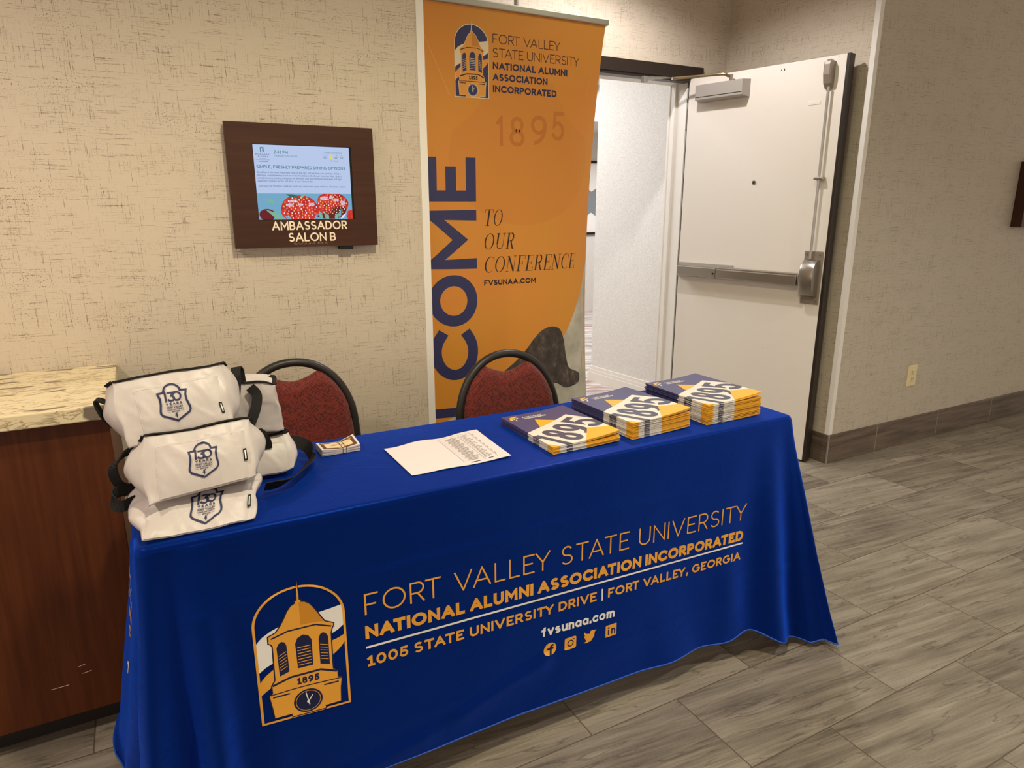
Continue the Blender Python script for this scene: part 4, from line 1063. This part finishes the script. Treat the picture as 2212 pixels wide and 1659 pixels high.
a = Art(); rr(.899, .2315, .0185, .006, gd, 0); a.stroke(arc(.899, .2315, .0085, .0085, 0, 360, 24), .0032, bd, True, 1); a.ell(.9095, .242, .0022, .0022, bd, 1, 12); icon(a)
bird = [(.942, .2165), (.952, .2135), (.966, .2165), (.976, .228), (.9775, .2405), (.983, .2475), (.9755, .2465), (.9705, .2495), (.9635, .2475), (.961, .240), (.951, .2425), (.944, .2495), (.9425, .2415), (.9465, .2375), (.9425, .2365), (.945, .2305), (.950, .228), (.946, .2275), (.952, .2205)]
a = Art(); a.poly(bird, gd, 0); icon(a)
a = Art(); rr(1.033, .2275, .0185, .003, gd, 0); b = Art(); lettering(b, 'n', 1.0335, 1.0475, .2155, .0235, .0045, bd, 1); a.merge(b); a.stroke([(1.0245, .2155), (1.0245, .232)], .0045, bd, False, 1); a.ell(1.0245, .2375, .003, .003, bd, 1, 12); icon(a)
# lettering on the left-hand end of the cloth
def ept(s_, z, h=0.0):      # s_ runs from the back (0) to the front
    y = TY1 - s_; H_ = hemh(TX0, y); t = (TZ - z) / (TZ - H_); p = drop(TX0, y, -1, 0, t)
    return p + Vector((-.0016 - h, 0, .0006))
a = Art()
for txt, z, hh, w, m, x0_, x1_ in (('FO', .548, .030, .0028, M['white_print'], .13, .21), ('STA', .500, .030, .0028, M['white_print'], .10, .23), ('NA', .462, .024, .007, gd, .14, .21), ('C', .425, .024, .007, gd, .15, .18), ('f', .33, .032, .007, M['white_print'], .15, .175)):
    a = Art(); lettering(a, txt, x0_, x1_, z, hh, w, m); a.build('printed_end_lettering', ept, cloth, .02)
a = Art(); a.stroke([(.30, .745), (.30, .66)], .003, gd); a.build('printed_end_line', ept, cloth, .02)

# ------------------------------------------------------------------ white insulated bags
def shield(nv):
    a = Art()
    o = [(-.46, .345), (-.27, .36)] + [(.27 * math.cos(math.radians(180 - q)), .36 + .24 * math.sin(math.radians(q))) for q in range(0, 181, 12)] + [(.46, .345), (.42, .18), (.42, .0), (.46, -.22), (.46, -.30), (.40, -.385), (0, -.60), (-.40, -.385), (-.46, -.30), (-.46, -.22), (-.42, 0), (-.42, .18)]
    a.stroke(o, .062, nv, True)
    lettering(a, 'I', -.27, -.20, .03, .32, .062, nv); lettering(a, '3', -.175, .085, .03, .32, .056, nv); lettering(a, '0', -.02, .29, .03, .32, .056, nv)
    lettering(a, 'YEARS', -.26, .26, -.075, .075, .020, nv, None, .45)
    a.stroke([(-.27, -.105), (.27, -.105)], .007, nv)
    lettering(a, 'FORT VALLEY', -.26, .26, -.185, .058, .013, nv); lettering(a, 'STATE UNIVERSITY', -.26, .26, -.255, .046, .010, nv)
    lettering(a, '1895-2025', -.13, .13, -.318, .040, .010, nv); a.stroke([(-.26, -.30), (-.16, -.30)], .007, nv); a.stroke([(.16, -.30), (.26, -.30)], .007, nv)
    a.poly([(-.075, -.435), (-.03, -.445), (.0, -.53), (.03, -.45), (.02, -.39), (-.015, -.36), (.03, -.365), (.08, -.335), (.01, -.345), (-.04, -.37), (-.03, -.42)], nv)
    return a
class Bag:
    def __init__(s, F, B, amp=.004, seed=0, bulge=(.010, .010, .014, .014, .006, .004), zmin=0.0):
        s.F = [Vector(p) for p in F]; s.B = [Vector(p) for p in B]; s.amp = amp; s.seed = seed; s.bul = bulge; s.zmin = zmin
        s.c = sum(s.F + s.B, Vector()) / 8
    def raw(s, u, v, w):
        f = s.F[0].lerp(s.F[1], u).lerp(s.F[3].lerp(s.F[2], u), v); b = s.B[0].lerp(s.B[1], u).lerp(s.B[3].lerp(s.B[2], u), v)
        return f.lerp(b, w)
    def pt(s, u, v, w, h=0.0):
        p = s.raw(u, v, w); e = .01
        du = s.raw(u + e, v, w) - s.raw(u - e, v, w); dv_ = s.raw(u, v + e, w) - s.raw(u, v - e, w); dw = s.raw(u, v, w + e) - s.raw(u, v, w - e)
        nf = du.cross(dv_).normalized()                # out of the front
        nr = dv_.cross(dw).normalized()                # out of the right side
        nu = dw.cross(du).normalized()                 # out of the top
        if nr.dot(du) < 0: nr = -nr
        if nu.dot(dv_) < 0: nu = -nu
        if nf.dot(dw) > 0: nf = -nf
        b4 = lambda a, b: max(0.0, 16 * a * (1 - a) * b * (1 - b))
        k = s.bul
        d = nf * (k[0] * b4(u, v) * (1 - w) - k[1] * b4(u, v) * w)
        d += nr * (k[3] * b4(v, w) * u - k[2] * b4(v, w) * (1 - u)) + nu * (k[4] * b4(u, w) * v - k[5] * b4(u, w) * (1 - v))
        q = (p + Vector((s.seed * 3.7, s.seed * 1.3, s.seed))) * 13
        sidek = 1.0 + 1.4 * (1 - min(1.0, 7 * min(u, 1 - u))) + .5 * w
        nz = (noise.noise_vector(q) * s.amp + noise.noise_vector(Vector((q.x * 2.4, q.y * 2.4, q.z * 1.3)) + Vector((9, 4, 2))) * (s.amp * .55)) * sidek
        fold = noise.noise(Vector((p.x * 26 + p.z * 22, p.z * 9 - p.x * 12, s.seed * 2.2))); fold = 1 - min(1.0, abs(fold) * 5)
        d += nf * (fold * .0022 * (1 - w) * min(1.0, 6 * min(u, 1 - u, v, 1 - v) + .2))
        if w < .02 : nz = nz * (.45 + .55 * (1 - min(1, 8 * min(u, 1 - u))))
        out = p + d + nz
        out.z = max(out.z, s.zmin)
        if h: out += (nf if w < .5 and 0 < u < 1 or w == 0 else nu) * h
        return out
    def front(s, u, v, h=0.0): return s.pt(u, v, 0.0, h)
def make_bag(name, bag, label, em=None, tagpos=None, zip_=True, pocket=(.10, .90, .03, .80)):
    loc = bag.c
    o = tag(empty(name, loc), label, 'bag', 'white insulated bags piled on the table')
    sh = lambda ob: rel(ob, loc)
    g = MB(); n = 34; b = bag
    for fn in (lambda u, v: b.pt(u, v, 0), lambda u, v: b.pt(1 - u, v, 1), lambda u, v: b.pt(0, v, 1 - u), lambda u, v: b.pt(1, v, u), lambda u, v: b.pt(u, 1, v), lambda u, v: b.pt(u, 0, 1 - v)):
        g.grid(fn, n, n, M['bag'])
    sh(g.build('body', o, smooth=True, weld=.0003, recalc=True))
    if zip_:
        g = MB()
        g.ribbon([b.pt(u / 30, 1, .035, .0) + Vector((0, 0, .0025)) for u in range(31)], (b.B[3] - b.F[3]).normalized(), .011, .003, M['black'])
        g.ribbon([b.pt(0, 1, .03 + w / 12 * .6) + Vector((-.0, 0, .0015)) for w in range(13)], (1, 0, -.6), .010, .003, M['black'])
        g.ribbon([b.pt(1, 1, .03 + w / 12 * .6) + Vector((.0, 0, .0015)) for w in range(13)], (1, 0, .6), .010, .003, M['black'])
        sh(g.build('zipper', o))
    if pocket:
        u0, u1, v0, v1 = pocket; g = MB()
        g.grid(lambda u, v: b.front(u0 + (u1 - u0) * u, v0 + (v1 - v0) * v, .0022 * min(1, 30 * min(u, 1 - u, v + .04, 1 - v))), 32, 28, M['bag'])
        pk = sh(g.build('front_pocket', o, smooth=True))
        a = Art()
        for q in range(46):
            t = q / 46; a.stroke([(u0 + (u1 - u0) * t, v1 - .035), (u0 + (u1 - u0) * (t + .013), v1 - .035)], .006, M['bag_trim'])
            if q % 2: a.stroke([(u0 + .012, v0 + (v1 - v0) * t), (u0 + .012, v0 + (v1 - v0) * (t + .014))], .005, M['bag_trim'])
        sh(a.build('stitching', lambda x, y, h: b.front(x, y, .0030 + h), pk, .04))
    if em:
        cu, cv, su, sv_, rot = em; a = shield(M['navy_dark']); c_, s_ = math.cos(rot), math.sin(rot)
        a.xf(lambda x, y: (cu + (x * c_ - y * s_) * su, cv + (x * s_ + y * c_) * sv_))
        sh(a.build('printed_crest', lambda x, y, h: b.front(min(max(x, -.05), 1.05), y, .0034 + h), o, .025))
    if tagpos:
        tu, tv, tw, th = tagpos; g = MB()
        g.grid(lambda u, v: b.front(tu + tw * u, tv + th * v, .0045), 2, 6, M['black']); tg = sh(g.build('side_label', o))
        g = MB(); g.grid(lambda u, v: b.front(tu + tw * (.32 + .36 * u), tv + th * (.15 + .7 * v), .0052), 2, 6, M['white_print']); sh(g.build('label_mark', tg))
    return o, sh
# bottom bag of the front pile: flopped back, lies on the cloth at the table's left end
Bb = Bag([(-.052, 1.345, .762), (.147, 1.350, .762), (.174, 1.430, .815), (-.040, 1.425, .815)], [(-.060, 1.545, .762), (.155, 1.545, .762), (.160, 1.520, .822), (-.050, 1.520, .822)], .0055, 1, (.006, .01, .034, .010, .004, .0), TZ + .003)
o1, sh1 = make_bag('cooler_bag', Bb, 'white insulated bag at the bottom of the front pile, sagging on the blue cloth', (.52, .56, .30, .70, .0), (.905, .30, .035, .27), False, (.0, .92, .02, .96))
g = MB(); g.ribbon(bez([(-.052, 1.50, .812), (-.090, 1.475, .822), (-.098, 1.46, .812), (-.088, 1.45, .800), (-.060, 1.47, .800)], 5), (.2, .3, 1), .022, .003, M['black']); sh1(g.build('strap', o1))
# middle bag
Bm = Bag([(-.040, 1.385, .818), (.160, 1.395, .835), (.168, 1.460, .938), (-.034, 1.450, .932)], [(-.052, 1.530, .830), (.170, 1.545, .838), (.180, 1.535, .892), (-.048, 1.528, .888)], .0045, 2, (.008, .01, .026, .022, .004, .0))
o2, sh2 = make_bag('cooler_bag', Bm, 'white insulated bag in the middle of the front pile', (.52, .47, .275, .46, .0), (.895, .30, .035, .20), True, (.10, .93, .03, .84))
g = MB(); g.ribbon(bez([(-.030, 1.47, .905), (-.062, 1.485, .896), (-.088, 1.49, .872), (-.092, 1.495, .846), (-.080, 1.50, .822), (-.050, 1.51, .815)], 5), (.5, -.4, .6), .020, .003, M['black']); sh2(g.build('strap', o2))
# top bag
Bt = Bag([(-.062, 1.460, .912), (.137, 1.470, .936), (.126, 1.530, 1.046), (-.078, 1.520, 1.029)], [(-.075, 1.590, .900), (.150, 1.605, .915), (.140, 1.600, 1.014), (-.085, 1.590, 1.004)], .0045, 3, (.009, .01, .022, .022, .004, .0))
o3, sh3 = make_bag('cooler_bag', Bt, 'white insulated bag on top of the front pile, black zipper along its upper edge', (.50, .515, .29, .50, -.02), (.905, .16, .030, .20), True, (.17, .955, .0, .84))
g = MB(); g.ribbon(bez([(-.085, 1.55, .985), (-.107, 1.553, .993), (-.100, 1.555, .960), (-.085, 1.56, .935)], 5), (.2, 1, 0), .025, .003, M['black'])
sh3(g.build('strap', o3)); g = MB(); g.ribbon(bez([(.148, 1.555, .945), (.158, 1.575, .985), (.163, 1.595, 1.018), (.170, 1.605, 1.012), (.172, 1.600, .985)], 5), (.9, -.35, .15), .021, .003, M['black']); sh3(g.build('strap', o3))
# rear bags
Br = Bag([(.055, 1.570, .766), (.262, 1.558, .769), (.262, 1.610, .848), (.05, 1.62, .840)], [(.05, 1.742, .766), (.268, 1.742, .766), (.262, 1.735, .835), (.05, 1.735, .83)], .006, 4, (.010, .008, .012, .022, .004, .0), TZ + .006)
o4, sh4 = make_bag('cooler_bag', Br, 'white insulated bag lying on the cloth behind the pile, black strap trailing to the right', None, None, True, (.1, .93, .03, .82))
g = MB(); g.ribbon(bez([(.245, 1.66, .800), (.285, 1.680, .800), (.316, 1.670, .787), (.319, 1.630, .772), (.300, 1.575, .776), (.262, 1.520, .776), (.228, 1.485, .776), (.185, 1.475, .777)], 6), [(.3, .4, .8)] * 20 + [(.6, -.3, .5)] * 23, .030, .0025, M['black']); sh4(g.build('strap', o4))
Bu = Bag([(.03, 1.600, .852), (.252, 1.598, .862), (.246, 1.602, .978), (.03, 1.605, .982)], [(.03, 1.735, .842), (.268, 1.735, .848), (.260, 1.712, .972), (.04, 1.712, .974)], .0055, 5, (.006, .008, .012, -.012, .004, .0))
o5, sh5 = make_bag('cooler_bag', Bu, 'white insulated bag standing behind the front pile, against the left chair', None, None, True, None)
g = MB(); g.ribbon(bez([(.188, 1.590, .974), (.200, 1.582, .955), (.190, 1.560, .925), (.170, 1.545, .893)], 5), (1, -.1, .05), .022, .003, M['black'])
sh5(g.build('strap', o5)); g = MB(); g.ribbon(bez([(.196, 1.598, .868), (.205, 1.582, .862), (.212, 1.580, .845), (.214, 1.585, .825)], 4), (1, .0, .3), .018, .003, M['black']); sh5(g.build('strap', o5))

# soft contact: each bag gives way where it would run into the one it leans on
from mathutils.bvhtree import BVHTree
def tree_of(root, names):
    V = []; F = []
    for c in root.children_recursive:
        if c.type == 'MESH' and c.name.split('.')[0] in names:
            b_ = len(V); V += [v.co + root.location for v in c.data.vertices]; F += [[b_ + i for i in pl.vertices] for pl in c.data.polygons]
    return BVHTree.FromPolygons(V, F)
def give_way(soft, hard, margin=.006):
    tr = tree_of(hard, ('body',))
    for c in soft.children_recursive:
        if c.type != 'MESH' or c.name.split('.')[0] == 'strap': continue
        for v in c.data.vertices:
            for _ in range(2):
                q = v.co + soft.location; co, n_, i_, d_ = tr.find_nearest(q, .06)
                if co is None: break
                sd = (q - co).dot(n_)
                if sd < margin: v.co = co + n_ * (margin + .0005) - soft.location
                else: break
        c.data.update()
for sft, hrd in ((o2, o1), (o5, o4)): give_way(sft, hrd)

# ------------------------------------------------------------------ printed sheet
g = MB(); S0 = [Vector((.503, 1.425, 0)), Vector((.764, 1.422, 0)), Vector((.775, 1.648, 0)), Vector((.501, 1.628, 0))]
def sheet(u, v, h=0.0):
    p = S0[0].lerp(S0[1], u).lerp(S0[3].lerp(S0[2], u), v)
    z = .0022 + .0045 * math.sin(u * PI * 2.0 - .6) ** 2 * (.4 + .6 * v) + .010 * max(0, u - .86) * (2.2) * v ** 2 + .004 * max(0, u - .8) * 5 * (1 - v)
    return (p.x, p.y, TZ + z + h)
g.grid(sheet, 40, 20, M['paper']); g.grid(lambda u, v: tuple(Vector(sheet(1 - u, v)) - Vector((0, 0, .0006))), 40, 20, M['paper'])
sh = g.build('paper_sheet', smooth=True); tag(sh, 'single white paper sheet with a printed list lying on the blue cloth', 'paper')
a = Art(); gi = M['grey_ink']
a.stroke([(.545, .10), (.545, .955)], .003, gi); a.stroke([(.755, .06), (.755, .93)], .003, gi); a.stroke([(.885, .07), (.885, .93)], .003, gi); a.stroke([(.55, .955), (.885, .93)], .003, gi)
for i in range(23):
    v = .12 + i * .0345
    a.stroke([(.548, v), (.752, v - .004)], .0016, gi)
    if i % 1 == 0: a.stroke([(.60 + .01 * (i % 3), v + .012), (.70 + .012 * ((i * 5) % 4), v + .010)], .009, gi); 
    a.stroke([(.77, v + .008), (.82 + .012 * ((i * 3) % 4), v + .006)], .008, gi)
a.stroke([(.60, .055), (.70, .06)], .014, M['ink']); a.stroke([(.79, .075), (.84, .075)], .012, M['ink'])
for i in range(7): a.stroke([(.90, .15 + i * .11), (.90, .20 + i * .11)], .006, gi)
a.build('printed_list', lambda x, y, h: sheet(x, y, .0007 + h), sh, .05)

# ------------------------------------------------------------------ bundle of tickets held by a band
TC = Vector((.397, 1.682, TZ))
def tick(u, v, k, h=0.0):
    x = (u - .5) * .098; y = (v - .5) * .060
    z = .0015 + k * .00155 + .0055 * (abs(u - .52) * 2) ** 1.6 * (k / 7) + (.010 * max(0, u - .6) * v * 2.2) * (k / 7)
    return Vector((x, y, z + h))
for k in range(8):
    t_ = empty('event_ticket', TC, .03 + (k % 3 - 1) * .02); g = MB()
    th = .0011
    g.grid(lambda u, v: tick(u, v, k, th), 16, 6, M['paper']); g.grid(lambda u, v: tick(1 - u, v, k), 16, 6, M['paper'])
    for w_ in (0, 1):
        g.grid(lambda u, v: tick(u if w_ == 0 else 1 - u, w_, k, th * v), 16, 1, M['paper']); g.grid(lambda u, v: tick(w_, u if w_ else 1 - u, k, th * v), 6, 1, M['paper'])
    g.build('card', t_)
    tag(t_, 'topmost tan printed ticket of the banded bundle beside the bags' if k == 7 else 'white-edged ticket under the topmost one in the banded bundle', 'ticket', 'tickets bundled on the cloth')
    if k == 7:
        a = Art(); a.rect(.07, .08, .95, .93, M['umber_ink'], 0)
        a.poly(arc(.51, .52, .36, .34, 0, 360, 30)[:-1], M['tan_ink'], 1)
        a.poly([(.16, .22), (.86, .22), (.86, .80), (.16, .80)], M['tan_ink'], 1)
        for q in ((.10, .80), (.80, .76), (.46, .12)): a.ell(q[0] + .05, q[1], .06, .07, M['ticket_spot'], 2, 14)
        a.stroke([(.30, .50), (.44, .51)], .035, M['umber_ink'], False, 2); a.stroke([(.47, .51), (.68, .53)], .035, M['umber_ink'], False, 2); a.stroke([(.38, .64), (.58, .65)], .018, M['umber_ink'], False, 2)
        a.build('printed_face', lambda x, y, h: tick(x, y, 7, th + .0004 + h), t_, .06)
g = MB()
for uu in (.555, .645):
    lp = [tick(uu, v / 8, 7, .0026) for v in range(9)] + [Vector(((uu - .5) * .098, .0315, .006)), Vector(((uu - .5) * .098, .031, .001)), Vector(((uu - .5) * .098, -.031, .001)), Vector(((uu - .5) * .098, -.0315, .006))]
    g.tube([p + TC for p in lp], .0006, M['umber_ink'], 6, True)
tag(g.build('rubber_band'), 'thin brown rubber band round the bundle of tickets', 'rubber band')

# ------------------------------------------------------------------ stacks of booklets
BW, BD = .208, .284
def booklet_mesh(th, curl):
    bm = bmesh.new(); bmesh.ops.create_cube(bm, size=1)
    for v in bm.verts: v.co = Vector(((v.co.x + .5) * BW, (v.co.y + .5) * BD, (v.co.z + .5) * th))
    cuts = [((0, .45), (.82, .735)), ((.82, .735), (1.0, .46)), ((.745, .265), (1.0, .155)), ((.745, .265), (.49, 0)), ((0, .095), (.10, 0)), ((0, .245), (.195, 0)), ((0, .355), (.285, 0))]
    for p, q in cuts:
        d = Vector(((q[0] - p[0]) * BW, (q[1] - p[1]) * BD, 0)); nn = Vector((-d.y, d.x, 0)).normalized()
        bmesh.ops.bisect_plane(bm, geom=bm.verts[:] + bm.edges[:] + bm.faces[:], plane_co=Vector((p[0] * BW, p[1] * BD, 0)), plane_no=nn)
    for i in range(1, 10):
        for ax in (0, 1):
            bmesh.ops.bisect_plane(bm, geom=bm.verts[:] + bm.edges[:] + bm.faces[:], plane_co=Vector((BW * i / 10, BD * i / 10, 0)), plane_no=Vector((1, 0, 0)) if ax == 0 else Vector((0, 1, 0)))
    side = lambda u, v, p, q: (q[0] - p[0]) * (v - p[1]) - (q[1] - p[1]) * (u - p[0])
    for f_ in bm.faces:
        c = f_.calc_center_median(); u, v = c.x / BW, c.y / BD; k = 1
        above1 = side(u, v, *cuts[0]) > 0; above2 = side(u, v, *cuts[1]) > 0
        if above1 or above2: k = 0
        elif side(u, v, *cuts[2]) < 0 and side(u, v, *cuts[3]) > 0 and u > .45: k = 2
        elif side(u, v, *cuts[4]) < 0: k = 2
        elif side(u, v, *cuts[5]) > 0 and side(u, v, *cuts[6]) < 0 and abs(f_.normal.z) < .5 and (u < .004 or v < .004): k = 3
        f_.material_index = k
    for v in bm.verts:
        u, w = v.co.x / BW, v.co.y / BD
        v.co.z += curl * (.010 * max(0, u - .35) ** 2 * 2 + .004 * (1 - w) * u)
    me = bpy.data.meshes.new('booklet'); bm.to_mesh(me); bm.free()
    for n_ in ('b_navy', 'b_white', 'b_gold', 'b_dark'): me.materials.append(M[n_])
    return me
def cover_art():
    A = Art(); dk = M['b_dark']
    up = Vector((-.53, .85)).normalized(); ba = Vector((.85, .53)).normalized(); H_ = .118; st = .0185
    for ch, c in (('8', (.0720, .0680)), ('9', (.1225, .0960)), ('5', (.1725, .1230))):
        b = Art(); lettering(b, ch, -.026, .026, -H_ / 2, H_, st, dk, 0)
        b.xf(lambda x, y: (c[0] + ba.x * x + up.x * y, c[1] + ba.y * x + up.y * y)); A.merge(b)
    A.poly([(0, .25 * BD), (.05 * BW, .245 * BD), (.195 * BW, 0), (.285 * BW, 0), (.07 * BW, .345 * BD), (0, .335 * BD)], dk)
    A.clip(0, 0, BW, BD)
    A.poly([(.745 * BW, .265 * BD), (1.0 * BW, .155 * BD), (1.0 * BW, 0), (.49 * BW, 0)], M['b_gold'], 1)
    A.poly([(.36 * BW, .775 * BD), (.585 * BW, .653 * BD), (.25 * BW, .537 * BD)], M['b_gold'], 0)
    A.poly([(.055 * BW, .835 * BD), (.11 * BW, .90 * BD), (.19 * BW, .925 * BD), (.20 * BW, .96 * BD), (.09 * BW, .94 * BD), (.05 * BW, .88 * BD)], M['b_gold'], 0)
    A.poly([(.09 * BW, .86 * BD), (.19 * BW, .89 * BD), (.19 * BW, .905 * BD), (.12 * BW, .89 * BD)], M['b_white'], 0)
    A.poly([(.02 * BW, .86 * BD), (.09 * BW, .855 * BD), (.11 * BW, .80 * BD), (.15 * BW, .865 * BD), (.10 * BW, .83 * BD), (.085 * BW, .872 * BD)], M['b_white'], 0)
    lettering(A, 'FORT VALLEY', .25 * BW, .56 * BW, .872 * BD, .0090, .0018, M['b_white'], 0)
    lettering(A, 'STATE UNIVERSITY', .25 * BW, .60 * BW, .832 * BD, .0090, .0022, M['b_white'], 0)
    return A
def stack(x, y, rz, n, th, grp, lab_top, lab_rest, gap=.0008):
    me_flat = booklet_mesh(th - gap, .35); me_curl = booklet_mesh(th - gap, 1.0)
    for k in range(n):
        t_ = empty('booklet', (x + random.uniform(-.0015, .0015), y + random.uniform(-.0018, .0018), TZ + .0018 + k * th), rz + random.uniform(-.008, .008))
        cv = me_curl if k >= n - 2 else me_flat
        ob = link('cover', cv, t_)
        tag(t_, lab_top if k == n - 1 else lab_rest, 'booklet', grp)
        if k == n - 1:
            curl = 1.0
            cover_art().build('cover_print', lambda xx, yy, h: (xx, yy, th - gap + .0004 + h + curl * (.010 * max(0, xx / BW - .35) ** 2 * 2 + .004 * (1 - yy / BD) * xx / BW)), t_, .0208)
stack(.866, 1.388, .000, 8, .0025, 'booklets in the low stack', 'top booklet of the low stack nearest the paper sheet', 'navy and gold booklet lower down in the low stack nearest the paper sheet')
stack(1.113, 1.384, .035, 20, .00235, 'booklets in the middle stack', 'top booklet of the middle stack', 'navy and gold booklet lower down in the middle stack')
stack(1.378, 1.382, -.01, 26, .0023, 'booklets in the tall stack', 'top booklet of the tall stack at the right end of the table', 'navy and gold booklet lower down in the tall right-hand stack')
